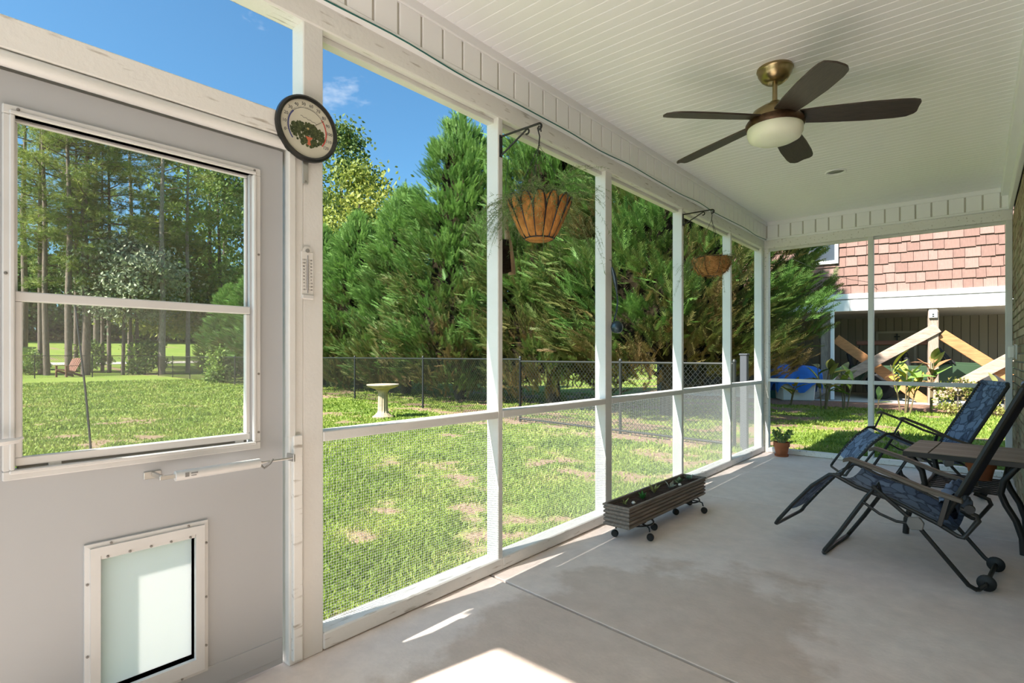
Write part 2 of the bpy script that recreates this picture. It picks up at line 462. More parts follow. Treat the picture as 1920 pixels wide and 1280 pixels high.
# solid panel left of the door, header over door, jamb
MB().box(PX0, PX1, -0.84, 0.132, 0.0, 2.57).build('solid_panel', WHITE, wl, bevel=0.004)
hd = MB().box(PX0, PX1 + 0.012, 0.10, 1.112, 2.068, 2.160).build('door_header', WORN, wl, bevel=0.004)
MB().tube([(PX1 - 0.004, 0.10, 2.045), (PX1 - 0.004, 1.10, 2.045)], 0.022, 10).build('header_moulding', WHITE, wl, smooth=True)
MB().box(PX0 - 0.004, PX0 - 0.002, 0.10, 1.112, 2.15, 2.56).build('insect_screen', INSECT, wl)
MB().box(PX0, PX1 + 0.002, 1.052, 1.112, 0.0, 2.068).build('door_jamb', WHITE, wl, bevel=0.004)
MB().box(PX1 - 0.01, PX1 + 0.014, 1.046, 1.074, 0.90, 2.05).build('door_stop', WHITE, wl, bevel=0.003)
MB().box(PX1 - 0.01, PX1 + 0.020, 1.062, 1.100, 0.02, 0.905).build('door_stop', WORN, wl, bevel=0.003)

# ---- far screened wall
wb = struct('wall_back', 'white screened end wall facing the neighbouring house')
for a, b in ((WX - 0.0, WX + 0.055), (-0.94, -0.888), (0.215, 0.268)):
    MB().box(a, b, BY, BY + 0.085, 0.0, 2.57).build('post', WORN if a < -1 else WHITE, wb, bevel=0.004)
MB().box(WX - 0.02, HX, BY - 0.006, BY + 0.095, 2.56, 2.668).build('top_plate', WORN, wb, bevel=0.006)
MB().box(WX + 0.05, HX - 0.02, BY + 0.03, BY + 0.06, 2.53, 2.56).build('screen_batten', WHITE, wb, bevel=0.003)
for a, b in ((WX + 0.055, -0.94), (-0.888, 0.215)):
    MB().box(a, b, BY + 0.0, BY + 0.08, 0.889, 0.930).build('mid_rail', WHITE, wb, bevel=0.004)
    MB().box(a, b, BY - 0.004, BY + 0.09, 0.004, 0.062).build('sill', WORN, wb, bevel=0.006)
    MB().box(a, b, BY + 0.086, BY + 0.088, 0.06, 2.56).build('insect_screen', INSECT, wb)

# ---- rear end of the porch (behind the photographer)
wr = struct('wall_rear', 'open rear end of the porch with white posts and beam')
for a in (WX - 0.09, -0.42, 0.18):
    MB().box(a, a + 0.09, -0.84, -0.75, 0, 2.57).build('post', WHITE, wr, bevel=0.004)
MB().box(WX - 0.1, HX, -0.85, -0.74, 2.56, 2.89).build('beam', WHITE, wr, bevel=0.006)

# ---- brick house wall
MORTAR = mat('mortar', (0.40, 0.37, 0.32), 0.9, bump=0.4, bscale=120)
BRICKS = [mat('brick_tan', (0.42, 0.33, 0.22), 0.85, var=0.35, vscale=20, bump=0.5, bscale=60),
          mat('brick_brown', (0.30, 0.21, 0.14), 0.85, var=0.35, vscale=20, bump=0.5, bscale=60),
          mat('brick_olive', (0.36, 0.32, 0.20), 0.85, var=0.35, vscale=20, bump=0.5, bscale=60),
          mat('brick_buff', (0.52, 0.43, 0.31), 0.85, var=0.3, vscale=20, bump=0.5, bscale=60)]
wrt = struct('wall_right', 'tan and brown brick house wall along the porch')
MB().box(HX + 0.012, HX + 0.22, -3.0, BY + 0.15, -0.2, 2.95).build('mortar_wall', MORTAR, wrt)
brick_me = [MB().box(0, 0.10, 0, 0.193, 0, 0.057).mesh('brick', q, bevel=0.004) for q in BRICKS]
rb = random.Random(3); far_b = MB(); nbk = 0
for cz in range(38):
    for cy in range(56):
        yb = BY + 0.12 - (cy + 1) * 0.203 + (0.1015 if cz % 2 else 0); zb = 0.006 + cz * 0.0686
        if yb < -3.0: continue
        if nbk < 300 and yb > 5.5 and zb > 0.1:
            inst('brick', rb.choice(brick_me), wrt, (HX - 0.002 + rb.uniform(-0.003, 0.003), yb, zb)); nbk += 1
        elif rb.random() < 2: far_b.box(HX - 0.001 + rb.uniform(-.003, .003), HX + 0.05, yb, yb + 0.193, zb, zb + 0.057)
far_b.build('brickwork', BRICKS[0], wrt, kind='stuff')

# ---- roof over porch and house
rf = struct('roof', 'low pitched shingle roof over the porch')
RM = mat('roof_shingle', (0.10, 0.09, 0.085), 0.9, bump=0.6, bscale=40)
def roofz(x): return 3.02 + (x + 2.42) * 0.24
for nm, o0, o1, mm in (('deck', 0.0, 0.10, RM),):
    b = [(-2.42, -1.0, roofz(-2.42) + o0), (5.0, -1.0, roofz(5.0) + o0), (5.0, BY + 0.3, roofz(5.0) + o0), (-2.42, BY + 0.3, roofz(-2.42) + o0)]
    MB().hexa(b, [(p[0], p[1], p[2] + o1) for p in b]).build('roof_deck', mm, rf)
MB().box(-2.47, WX - 0.07, -1.2, BY + 0.3, 2.93, 2.96).build('eave_soffit', VINYL, rf)
MB().box(-2.49, -2.47, -1.2, BY + 0.3, 2.90, 3.12).build('gutter_board', VINYL, rf)
MB().hexa([(-2.42, BY + 0.1, 2.93), (5, BY + 0.1, 2.93), (5, BY + 0.2, 2.93), (-2.42, BY + 0.2, 2.93)],
          [(-2.42, BY + 0.1, 3.02), (5, BY + 0.1, 4.80), (5, BY + 0.2, 4.80), (-2.42, BY + 0.2, 3.02)]).build('gable_panel', VINYL, rf)

# ---- the door with its sash window and pet flap
DX = -2.075          # inner face of the door leaf
door = struct('door_1', 'white storm door with a sash window and a pet flap', (DX, 0, 0))
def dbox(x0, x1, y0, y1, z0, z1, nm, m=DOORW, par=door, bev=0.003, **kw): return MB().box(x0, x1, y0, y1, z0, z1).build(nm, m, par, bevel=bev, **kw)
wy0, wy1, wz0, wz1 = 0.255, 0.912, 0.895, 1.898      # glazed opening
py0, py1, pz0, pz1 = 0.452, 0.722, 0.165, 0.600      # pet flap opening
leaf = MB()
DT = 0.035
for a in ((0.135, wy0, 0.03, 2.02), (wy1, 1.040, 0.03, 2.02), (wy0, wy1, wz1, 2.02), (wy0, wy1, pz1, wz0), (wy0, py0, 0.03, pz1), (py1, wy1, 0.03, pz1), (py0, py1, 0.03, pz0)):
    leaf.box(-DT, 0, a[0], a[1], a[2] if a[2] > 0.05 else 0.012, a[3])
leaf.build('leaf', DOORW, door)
dbox(0, 0.003, 0.14, 1.036, 0.035, 0.115, 'kick_plate', bev=0.001)
# window: outer frame, then two sashes
def frame_ring(x0, x1, y0, y1, z0, z1, wd, nm, m, par, bev=0.003):
    b = MB()
    b.box(x0, x1, y0, y1, z0, z0 + wd).box(x0, x1, y0, y1, z1 - wd, z1).box(x0, x1, y0, y0 + wd, z0 + wd, z1 - wd).box(x0, x1, y1 - wd, y1, z0 + wd, z1 - wd)
    return b.build(nm, m, par, bevel=bev)
wf = frame_ring(-0.02, 0.012, 0.229, 0.949, 0.868, 1.925, 0.027, 'window_frame', ALU, door)
frame_ring(-0.01, 0.018, 0.243, 0.931, 0.885, 1.910, 0.012, 'window_bead', ALU, wf)
us = frame_ring(-0.030, -0.018, 0.255, 0.912, 1.385, 1.898, 0.010, 'upper_sash', ALU, door)
MB().box(-0.026, -0.023, 0.26, 0.908, 1.39, 1.893).build('pane', GLASS, us)
ls = MB()
ls.box(-0.018, 0.004, 0.255, 0.912, 0.905, 0.930).box(-0.018, 0.006, 0.255, 0.912, 1.374, 1.402)
ls.box(-0.018, 0.004, 0.255, 0.273, 0.93, 1.374).box(-0.018, 0.004, 0.896, 0.912, 0.93, 1.374)
ls = ls.build('lower_sash', ALU, door, bevel=0.003)
MB().box(-0.010, -0.007, 0.268, 0.900, 0.925, 1.38).build('pane', GLASS2, ls)
dbox(-0.015, -0.005, 0.262, 0.905, 0.893, 0.905, 'track', GREYGAP)
for yy_ in (0.33, 0.86): dbox(-0.006, 0.002, yy_, yy_ + 0.03, 0.894, 0.906, 'latch', ALU, bev=0.001)
for (yy_, zz_) in ((0.262, 1.915), (0.925, 1.915), (0.940, 1.15), (0.940, 0.93), (0.236, 1.45), (0.94, 1.6)):
    MB().lathe([(0.0, 0.0), (0.0045, 0.0), (0.0045, 0.002), (0, 0.003)], 8, (0.012, yy_, zz_), 'x').build('screw', SCREW, wf)
# pet flap
pf = MB()
o_ = [(0.413, 0.108), (0.763, 0.108), (0.763, 0.640), (0.413, 0.640)]
i_ = [(py0, pz0), (py1, pz0), (py1, pz1), (py0, pz1)]
mid = [(0.426, 0.121), (0.750, 0.121), (0.750, 0.627), (0.426, 0.627)]
rows = [[(0.0, *p) for p in o_ + o_[:1]], [(0.010, *p) for p in o_ + o_[:1]], [(0.012, *p) for p in mid + mid[:1]], [(0.018, *p) for p in mid + mid[:1]],
        [(0.018, *p) for p in i_ + i_[:1]], [(-DT, *p) for p in i_ + i_[:1]]]
pf.grid(rows)
pfo = pf.build('pet_flap_frame', ALU, door)
def flapmat():
    m = bpy.data.materials.new('frosted_vinyl'); m.use_nodes = True; t = m.node_tree; t.nodes.clear()
    d_ = t.nodes.new('ShaderNodeBsdfDiffuse'); d_.inputs['Color'].default_value = (0.9, 0.9, 0.9, 1)
    tr = t.nodes.new('ShaderNodeBsdfTranslucent'); tr.inputs['Color'].default_value = (0.95, 0.95, 0.95, 1)
    mx_ = t.nodes.new('ShaderNodeMixShader'); mx_.inputs[0].default_value = 0.75; o__ = t.nodes.new('ShaderNodeOutputMaterial')
    t.links.new(d_.outputs[0], mx_.inputs[1]); t.links.new(tr.outputs[0], mx_.inputs[2]); t.links.new(mx_.outputs[0], o__.inputs['Surface']); return m
MB().box(-0.012, -0.009, py0 + 0.006, py1 - 0.006, pz0 + 0.012, pz1 - 0.004).build('flap', flapmat(), door, label='milky white vinyl pet flap')
MB().box(0.004, 0.016, py0, py1, pz1 - 0.012, pz1 + 0.002).build('flap_rail', ALU, pfo, bevel=0.002)
for k_ in range(5):
    MB().lathe([(0.0, 0), (0.004, 0), (0.004, 0.003), (0, 0.004)], 8, (0.016, py0 + 0.018 + k_ * 0.0585, pz1 - 0.006), 'x').build('screw', SCREW, pfo)
for (a, b) in ((0.48, 0.633), (0.70, 0.633), (0.4195, 0.52), (0.4195, 0.30), (0.7565, 0.56), (0.7565, 0.37), (0.7565, 0.20), (0.68, 0.115), (0.50, 0.115)):
    MB().lathe([(0.0, 0), (0.004, 0), (0.004, 0.002), (0, 0.003)], 8, (0.012, a, b), 'x').build('screw', SCREW, pfo)
# pull handle at the latch side
hdl = MB().tube([(0.0, 0.175, 0.975), (0.040, 0.178, 0.978), (0.048, 0.20, 0.980), (0.050, 0.255, 0.984), (0.044, 0.268, 0.990)], [0.010, 0.010, 0.010, 0.008, 0.004], 8)
hdl.build('handle', ALU, door, smooth=True)
MB().box(0.0, 0.008, 0.150, 0.200, 0.93, 1.03).build('handle_plate', ALU, door, bevel=0.003)

# ================================================================== THINGS ON THE LEFT WALL
# pneumatic door closer
dc = thing('door_closer', 'white pneumatic door closer tube fixed across the storm door', 'door closer', (-1.99, 0.60, 0.825))
MB().tube([(0, 0.035, 0.001), (0, 0.05, 0.001), (0, 0.31, 0.003)], 0.0165, 14).build('cylinder', ALU, dc, smooth=True)
MB().tube([(0, 0.31, 0.003), (-0.005, 0.44, 0.002)], 0.0045, 8).build('piston_rod', STEEL, dc, smooth=True)
MB().box(-0.084, -0.080, -0.03, 0.02, -0.012, 0.012).box(-0.082, 0.004, -0.008, 0.002, -0.004, 0.010).box(-0.004, 0.006, -0.01, 0.036, -0.005, 0.008).build('door_bracket', STEEL, dc, bevel=0.001)
MB().box(-0.05, 0.004, 0.438, 0.446, -0.012, 0.016).build('jamb_bracket', STEEL, dc, bevel=0.001)
MB().tube([(0.0, 0.315, -0.006), (0.006, 0.325, -0.018), (0.008, 0.345, -0.004), (0.0, 0.36, 0.010)], 0.004, 6).build('hold_open_clip', SCREW, dc)
MB().box(0.0158, 0.0168, 0.060, 0.072, -0.004, 0.010).box(0.0158, 0.0168, 0.078, 0.098, 0.004, 0.008).box(0.0158, 0.0168, 0.078, 0.094, -0.003, 0.000).build('print', mat('print_grey', (0.2, 0.2, 0.2), 0.6), dc)

# big dial thermometer on the first post
dt = thing('dial_thermometer', 'round black rimmed dial thermometer with a tree picture, on the first post', 'thermometer', (WX + 0.018, 1.118, 2.121))
RAD = 0.131
MB().lathe([(0, -0.012), (RAD - 0.004, -0.012), (RAD, 0.0), (RAD - 0.002, 0.012), (RAD - 0.010, 0.017), (RAD - 0.018, 0.012), (RAD - 0.018, 0.004)], 48, axis='x').build('rim', mat('dark_rim', (0.012, 0.013, 0.012), 0.35), dt, smooth=True)
FACE = mat('dial_face', (0.62, 0.60, 0.50), 0.5, var=0.15, vscale=4)
fc = MB().lathe([(0, 0.003), (RAD - 0.016, 0.003), (RAD - 0.016, 0.005), (0, 0.005)], 48, axis='x').build('face', FACE, dt)
INK = mat('ink_grey', (0.10, 0.10, 0.11), 0.7)
for T_ in range(0, 121, 10):
    a = R(196 - T_ * 1.92)
    inst('numeral', textmesh(str(T_), 0.0175, INK), fc, (0.0056, math.cos(a) * 0.096, math.sin(a) * 0.096), (R(90), 0, R(90)))
def arc(r0, r1, a0, a1, x=0.0056, n=26):
    return MB().grid([[(x, math.cos(R(a0 + (a1 - a0) * i / n)) * r, math.sin(R(a0 + (a1 - a0) * i / n)) * r) for i in range(n + 1)] for r in (r0, r1)])
arc(0.078, 0.0835, 220, 137).build('cold_scale', mat('ink_blue', (0.06, 0.07, 0.20), 0.6), fc)
arc(0.0785, 0.083, 42, -40).build('hot_scale', mat('ink_red', (0.55, 0.05, 0.04), 0.6), fc)
arc(0.080, 0.0815, 137, 42).build('scale_line', INK, fc)
tk = MB()
for i in range(61):
    a = R(196 - i * 2 * 1.92); c_, s_ = math.cos(a), math.sin(a); r1 = 0.087 if i % 5 else 0.089
    tk.beam((0.0056, c_ * 0.083, s_ * 0.083), (0.0056, c_ * r1, s_ * r1), 0.0008, 0.0006, (1, 0, 0))
tk.build('tick_marks', INK, fc)
tree_m = leafmat('print_tree', [(0, (0.03, 0.045, 0.02)), (1, (0.10, 0.12, 0.05))], 0.0)
rt_ = np.random.default_rng(5); n_ = 420
ang = rt_.uniform(0, 2 * np.pi, n_); rr_ = np.sqrt(rt_.uniform(0, 1, n_))
cy_, cz_ = np.cos(ang) * rr_ * 0.072, np.sin(ang) * rr_ * 0.046 - 0.024 + 0.012 * np.cos(ang * 1.0) ** 2
P_ = np.stack([np.full(n_, 0.0054) + rt_.uniform(0, 0.0006, n_), cy_, cz_], 1)
tv_ = np.array([[0, 0, 0]] + [[0, math.cos(k * math.pi / 3), math.sin(k * math.pi / 3)] for k in range(6)], dtype=float)
tt_ = np.array([[0, k + 1, (k + 1) % 6 + 1] for k in range(6)])
V_, T__, I_ = scatter(tv_, tt_, P_, np.tile(np.eye(3), (n_, 1, 1)), rt_.uniform(0.003, 0.0075, n_), rt_.uniform(0, 1, n_))
o = bpy.data.objects.new('tree_print', npmesh('tree_print', V_, T__, tree_m, I_)); COL.objects.link(o); o.parent = fc
MB().prism([(-0.006, -0.062), (0.010, -0.062), (0.006, -0.045), (0.018, -0.030), (-0.014, -0.030), (-0.002, -0.046)], 0.0006, lambda a, b, c: (0.0054 + c, a + 0.004, b)).build('trunk_print', mat('ink_orange', (0.55, 0.14, 0.07), 0.6), fc)
MB().tube([(0.0056, -0.030 + i * 0.006, 0.045 - 0.0012 * i + 0.0025 * math.sin(i * 2.1)) for i in range(13)], 0.0007, 4).build('script_print', INK, fc)
MB().beam((0.0085, 0.0, 0.0), (0.0085, 0.070, 0.052), 0.0016, 0.0008, (1, 0, 0)).build('needle', mat('needle_dark', (0.08, 0.07, 0.05), 0.4), dt)
MB().lathe([(0, 0.005), (0.005, 0.005), (0.005, 0.009), (0, 0.010)], 12, axis='x').build('hub', mat('brass', (0.5, 0.4, 0.2), 0.3, 0.8), dt)
MB().box(-0.016, -0.010, -0.012, 0.012, -0.215, 0.0).build('bracket', STEEL, dt, bevel=0.001)
MB().lathe([(0, 0), (0.004, 0), (0.003, 0.003), (0, 0.003)], 8, (-0.010, 0, -0.205), 'x').build('screw', SCREW, dt)

# small tube thermometer below it
tt = thing('tube_thermometer', 'small white tube thermometer screwed to the first post below the dial', 'thermometer', (WX + 0.002, 1.125, 1.545))
CLEARP = mat('pale_plastic', (0.70, 0.69, 0.67), 0.3)
MB().box(0, 0.008, -0.026, 0.026, -0.100, 0.090).build('backplate', CLEARP, tt, bevel=0.002)
MB().lathe([(0, 0), (0.020, 0), (0.020, 0.006), (0, 0.006)], 20, (0, 0, 0.092), 'x').build('hanger_tab', CLEARP, tt)
MB().lathe([(0, 0.006), (0.008, 0.006), (0.008, 0.011), (0, 0.012)], 14, (0, 0, 0.094), 'x').build('screw_knob', mat('grey_screw', (0.35, 0.35, 0.35), 0.4, 0.5), tt)
MB().tube([(0.010, 0, -0.075), (0.010, 0, 0.075)], 0.0022, 8).build('glass_tube', mat('tube_grey', (0.30, 0.30, 0.31), 0.2), tt)
MB().box(0.006, 0.014, -0.024, 0.024, -0.098, -0.082).build('bulb_cover', ALU, tt, bevel=0.002)
mk = MB()
for i in range(41):
    z_ = -0.062 + i * 0.003; ln_ = 0.006 if i % 4 == 0 else 0.0035
    mk.box(0.0078, 0.0086, 0.003, 0.003 + ln_, z_, z_ + 0.0008).box(0.0078, 0.0086, -0.003 - ln_, -0.003, z_, z_ + 0.0008)
mk.build('tick_marks', INK, tt)
for i in range(10):
    for s_, tx in ((-1, str(-20 + 15 * i)), (1, str(-30 + 10 * i))):
        inst('numeral', textmesh(tx, 0.0085, INK), tt, (0.0084, s_ * 0.0155, -0.062 + i * 0.0132), (R(90), 0, R(90)))

# wire strung along the beam
TEAL = mat('teal_cord', (0.02, 0.13, 0.12), 0.5)
gw = MB().tube([(WX + 0.052 + 0.004 * math.sin(y_ * 9), y_, 2.655 + 0.006 * math.sin(y_ * 5.3)) for y_ in np.linspace(-0.7, 7.2, 80)], 0.0035, 6).build('cord', TEAL, None, smooth=True)
tag(gw, 'thin teal cord strung along the beam under the fascia', 'cord')

# leaf stuck to the door, edge of a doormat
dl = MB().grid([[(0.0, 0.0, -0.006), (0.004, 0.02, -0.009), (0.002, 0.045, 0.0)], [(0.0, 0.0, 0.012), (0.008, 0.02, 0.011), (0.002, 0.045, 0.002)]]).build('dry_leaf', mat('dry_leaf', (0.16, 0.06, 0.03), 0.7), None, solid=0.0008)
dl.location = (DX + 0.002, 0.165, 0.335); tag(dl, 'small dry brown leaf stuck low on the storm door', 'leaf')
dm = thing('doormat', 'dark green bristle doormat inside the storm door', 'doormat', (-1.72, 0.50, 0.0))
MB().box(-0.26, 0.26, -0.42, 0.42, 0.0, 0.010).build('backing', BLACKP, dm, bevel=0.003)
rgm = np.random.default_rng(2); n_ = 9000
P_ = np.stack([rgm.uniform(-.255, .255, n_), rgm.uniform(-.415, .415, n_), np.full(n_, 0.009)], 1)
D_ = np.stack([rgm.normal(0, .35, n_), rgm.normal(0, .35, n_), np.ones(n_)], 1)
V_, T__, I_ = scatter(np.array([[0, -.22, 0], [0, .22, 0], [1.0, 0, 0]]), np.array([[0, 1, 2]]), P_, basis(D_, rgm.uniform(0, 6, n_)), np.full(n_, 0.014), rgm.uniform(0, 1, n_))
o = inst('bristles', npmesh('bristles', V_, T__, leafmat('mat_bristle', [(0, (0.01, 0.03, 0.02)), (1, (0.03, 0.07, 0.05))], 0.0), I_), dm, kind='stuff')
MB().box(PX0, PX0 + 0.02, 0.10, 1.112, 1.99, 2.068).build('door_stop', WHITE, wl)

# ================================================================== CEILING FAN AND DOWNLIGHT
BRASS = mat('antique_brass', (0.36, 0.28, 0.15), 0.28, 0.95, var=0.25, vscale=12)
BRONZE = mat('dark_bronze', (0.10, 0.055, 0.03), 0.4, 0.6, var=0.5, vscale=40)
BLADE = mat('dark_walnut', (0.060, 0.045, 0.036), 0.42, var=0.45, vscale=10, stretch=(1.5, 22, 22), bump=0.1, bscale=30)
fan = thing('ceiling_fan', 'five blade ceiling fan in antique brass with dark wood blades and bowl light', 'ceiling fan', (-0.892, 3.391, ZC))
MB().lathe([(0, 0), (0.096, 0), (0.098, -0.012), (0.092, -0.020), (0.090, -0.035), (0.072, -0.066), (0.050, -0.084), (0.034, -0.088), (0, -0.088)], 36).build('canopy', BRASS, fan, smooth=True)
MB().tube([(0, 0, -0.08), (0, 0, -0.215)], 0.0135, 14).build('downrod', BRASS, fan, smooth=True)
MB().lathe([(0, -0.195), (0.028, -0.195), (0.034, -0.205), (0.075, -0.222), (0.118, -0.248), (0.135, -0.280), (0.140, -0.308), (0, -0.308)], 40).build('motor_housing', BRASS, fan, smooth=True)
MB().lathe([(0.10, -0.305), (0.150, -0.305), (0.158, -0.318), (0.158, -0.338), (0.152, -0.346), (0.10, -0.346)], 40).build('light_ring', BRONZE, fan, smooth=True)
def bowlmat():
    m = mat('opal_glass', (0.82, 0.85, 0.70), 0.35); b = m.node_tree.nodes['Principled BSDF']
    b.inputs['Subsurface Weight'].default_value = 0.3; b.inputs['Subsurface Radius'].default_value = (0.05, 0.05, 0.04); return m
MB().lathe([(0.146, -0.342), (0.150, -0.356), (0.148, -0.382), (0.136, -0.408), (0.110, -0.422), (0.06, -0.428), (0, -0.430)], 40).build('light_bowl', bowlmat(), fan, smooth=True)
# blade outline (distance from hub, half widths lead/trail)
out = [(0.115, 0.055, 0.055), (0.25, 0.069, 0.068), (0.45, 0.080, 0.078), (0.60, 0.080, 0.074), (0.655, 0.076, 0.066), (0.685, 0.066, 0.044), (0.694, 0.048, 0.026)]
bl = MB(); rows = []
for x_, a_, b_ in out: rows.append([(x_, -a_, 0.0), (x_, (b_ - a_) / 2, 0.004), (x_, b_, 0.0)])
bl.grid(rows)
blade_me = bl.mesh('blade', BLADE, smooth=True, solid=0.009)
iron_me = MB().prism([(0.05, -0.022), (0.13, -0.045), (0.17, -0.040), (0.17, 0.040), (0.13, 0.045), (0.05, 0.022)], 0.006, lambda a, b, c: (a, b, c)).mesh('blade_bracket', BRONZE, bevel=0.001)
for k in range(5):
    a = R(-125.1 - 72 * k)
    rot = (Matrix.Rotation(a, 4, 'Z') @ Matrix.Rotation(R(4.5), 4, 'Y') @ Matrix.Rotation(R(-13), 4, 'X')).to_euler()
    inst('blade', blade_me, fan, (0, 0, -0.292), rot)
    inst('blade_bracket', iron_me, fan, (0, 0, -0.284), rot)
dlt = thing('downlight', 'flat round recessed downlight in the ceiling beyond the fan', 'downlight', (-0.975, 5.66, ZC))
MB().lathe([(0.062, 0.004), (0.085, 0.003), (0.088, -0.004), (0.080, -0.010), (0.066, -0.006), (0.062, 0.004)], 36).build('trim_ring', VINYL, dlt, smooth=True)
MB().lathe([(0, 0.0), (0.066, 0.0), (0.066, 0.003), (0, 0.003)], 36).build('lens', mat('lens', (0.75, 0.75, 0.72), 0.4), dlt)

# ================================================================== HANGING BASKETS
IRON = mat('black_iron', (0.02, 0.02, 0.022), 0.45, 0.3)
COIR = mat('coir', (0.42, 0.185, 0.045), 0.95, var=0.5, vscale=26, bump=1.0, bscale=90, stretch=(1, 1, 0.5))
COIR2 = mat('coir_shaggy', (0.52, 0.26, 0.09), 0.95, var=0.6, vscale=18, bump=1.0, bscale=70)
def wisps(name, n, ctr, spread, drop, m, parent, seed, ln=(0.10, 0.30), bias=(0, 0, 0)):
    """asparagus fern: thin arching stems with fine needles"""
    g = np.random.default_rng(seed); P = []; D = []; S = []
    for i in range(n):
        a = g.uniform(0, 2 * np.pi); L_ = g.uniform(*ln); p = np.array(ctr) + np.array([np.cos(a), np.sin(a), 0]) * g.uniform(0, spread)
        d_ = np.array([np.cos(a) + bias[0], np.sin(a) + bias[1], g.uniform(0.5, 1.4) + bias[2]]); d_ /= np.linalg.norm(d_)
        st = L_ / 9
        for k in range(9):
            d_ = d_ + np.array([0, 0, -drop * g.uniform(0.6, 1.4)]); d_ /= np.linalg.norm(d_)
            q = p + d_ * st
            P.append(p); D.append(d_ * st); S.append(0)
            for j in range(7):
                e = d_ * 0.4 + g.normal(0, 0.6, 3); e /= np.linalg.norm(e)
                P.append(p + d_ * st * g.uniform(0, 1)); D.append(e * g.uniform(0.010, 0.026)); S.append(1)
            p = q
    P = np.array(P); D = np.array(D); ln_ = np.linalg.norm(D, axis=1)
    B = basis(D, g.uniform(0, 6, len(P)))
    wd = 0.0019
    tv = np.array([[0, -1, 0], [0, 1, 0], [1.0, 0, 0]])
    V = P[:, None, :] + B[:, 0][:, None, :] * (tv[:, 0][None, :, None] * ln_[:, None, None]) + B[:, 1][:, None, :] * (tv[:, 1][None, :, None] * wd / 2)
    T = np.arange(len(P) * 3).reshape(-1, 3)
    return inst(name, npmesh(name, V.reshape(-1, 3), T, m, np.repeat(g.uniform(0, 1, len(P)), 3)), parent, kind='stuff')
FERN = leafmat('fern', [(0, (0.07, 0.12, 0.04)), (0.6, (0.17, 0.24, 0.09)), (1, (0.28, 0.30, 0.15))], 0.3)
def bracket(name, label, loc, L_, h, scroll):
    b = thing(name, label, 'bracket', loc, 0, 'plant brackets on the posts')
    MB().box(0, 0.006, -0.011, 0.011, -h, 0.012).build('back_plate', IRON, b, bevel=0.001)
    pts = [(0.003, 0, 0.004), (L_ * 0.85, 0, 0.004)]
    for k in range(9):
        a = R(90 - k * 26); pts.append((L_ + 0.016 * math.cos(a) - 0.0, 0, -0.012 + 0.016 * math.sin(a)))
    MB().tube(pts, 0.006, 6).build('arm', IRON, b, smooth=True)
    p2 = [(0.004, 0, -h * 0.92), (L_ * 0.66, 0, -0.010)]
    for k in range(7):
        a = R(130 - k * 42); p2.append((L_ * 0.70 + 0.014 * math.cos(a), 0, -0.018 + 0.014 * math.sin(a)))
    MB().tube(p2, 0.005, 6).build('brace', IRON, b, smooth=True)
    return b
bracket('plant_bracket', 'black iron plant bracket on the second post holding the ribbed basket', (WX, 2.298, 2.452), 0.275, 0.112, 1)
bracket('plant_bracket', 'thin black plant bracket on the fourth post holding the shallow basket', (WX, 4.807, 2.505), 0.27, 0.10, 1)

def hook_chain(par, ztop, zrim, rad, n=3, ph=0.3):
    MB().tube([(0.012, 0, ztop - 0.02), (0.008, 0, ztop + 0.004), (0, 0, ztop + 0.010), (-0.008, 0, ztop), (0.004, 0, ztop - 0.04), (0.0, 0, ztop - 0.07), (0, 0, ztop - 0.085)], 0.003, 6).build('hook', IRON, par, smooth=True)
    for k in range(n):
        a = ph + 2 * math.pi * k / n
        A = Vector((0, 0, ztop - 0.08)); B_ = Vector((rad * math.cos(a), rad * math.sin(a), zrim))
        m_ = MB(); nl = int((B_ - A).length / 0.016)
        d_ = (B_ - A).normalized(); s1 = d_.cross(Vector((0, 0, 1))).normalized(); s2 = d_.cross(s1)
        for i in range(nl):
            c_ = A + (B_ - A) * ((i + 0.5) / nl); sd = s1 if i % 2 else s2
            m_.tube([c_ + d_ * (0.0095 * math.cos(t_)) + sd * (0.0035 * math.sin(t_)) for t_ in [j * math.pi / 3 for j in range(6)]], 0.0011, 3, closed=True)
        m_.build('chain', IRON, par)

# ribbed coir basket
DEP1 = 0.0
hb = thing('hanging_basket', 'ribbed coir hanging basket in a scalloped black wire frame', 'hanging basket', (-1.775, 2.298, 2.432))
zr, Rb = -0.345, 0.150
NP = 14
def fluted(prof, n=NP * 8, depth=0.08):
    m_ = MB(); rows = []
    for r_, z_ in prof:
        rows.append([((r_ * (1 - depth * (1 - abs(math.cos(NP / 2 * a))) * (0.25 + 0.75 * min(1, r_ / Rb)))) * math.cos(a), (r_ * (1 - depth * (1 - abs(math.cos(NP / 2 * a))) * (0.25 + 0.75 * min(1, r_ / Rb)))) * math.sin(a), z_ + (0.018 * abs(math.cos(NP / 2 * a)) if z_ > zr - 0.002 else 0)) for a in [2 * math.pi * k / n for k in range(n + 1)]])
    return m_.grid(rows)
fluted([(0.05, zr - 0.171), (0.066, zr - 0.166), (0.085, zr - 0.146), (0.112, zr - 0.095), (0.134, zr - 0.045), (0.146, zr - 0.015), (0.150, zr), (0.142, zr), (0.130, zr - 0.03)]).build('coir_liner', COIR, hb, smooth=True)
MB().lathe([(0, zr - 0.176), (0.05, zr - 0.174), (0.064, zr - 0.164), (0, zr - 0.160)], 24).build('coir_base', COIR, hb, smooth=True)
MB().lathe([(0, zr - 0.015), (0.116, zr - 0.02), (0.110, zr - 0.05), (0, zr - 0.05)], 24).build('soil', mat('potting_soil', (0.045, 0.03, 0.02), 0.95, var=0.5, vscale=40, bump=1.0, bscale=80), hb)
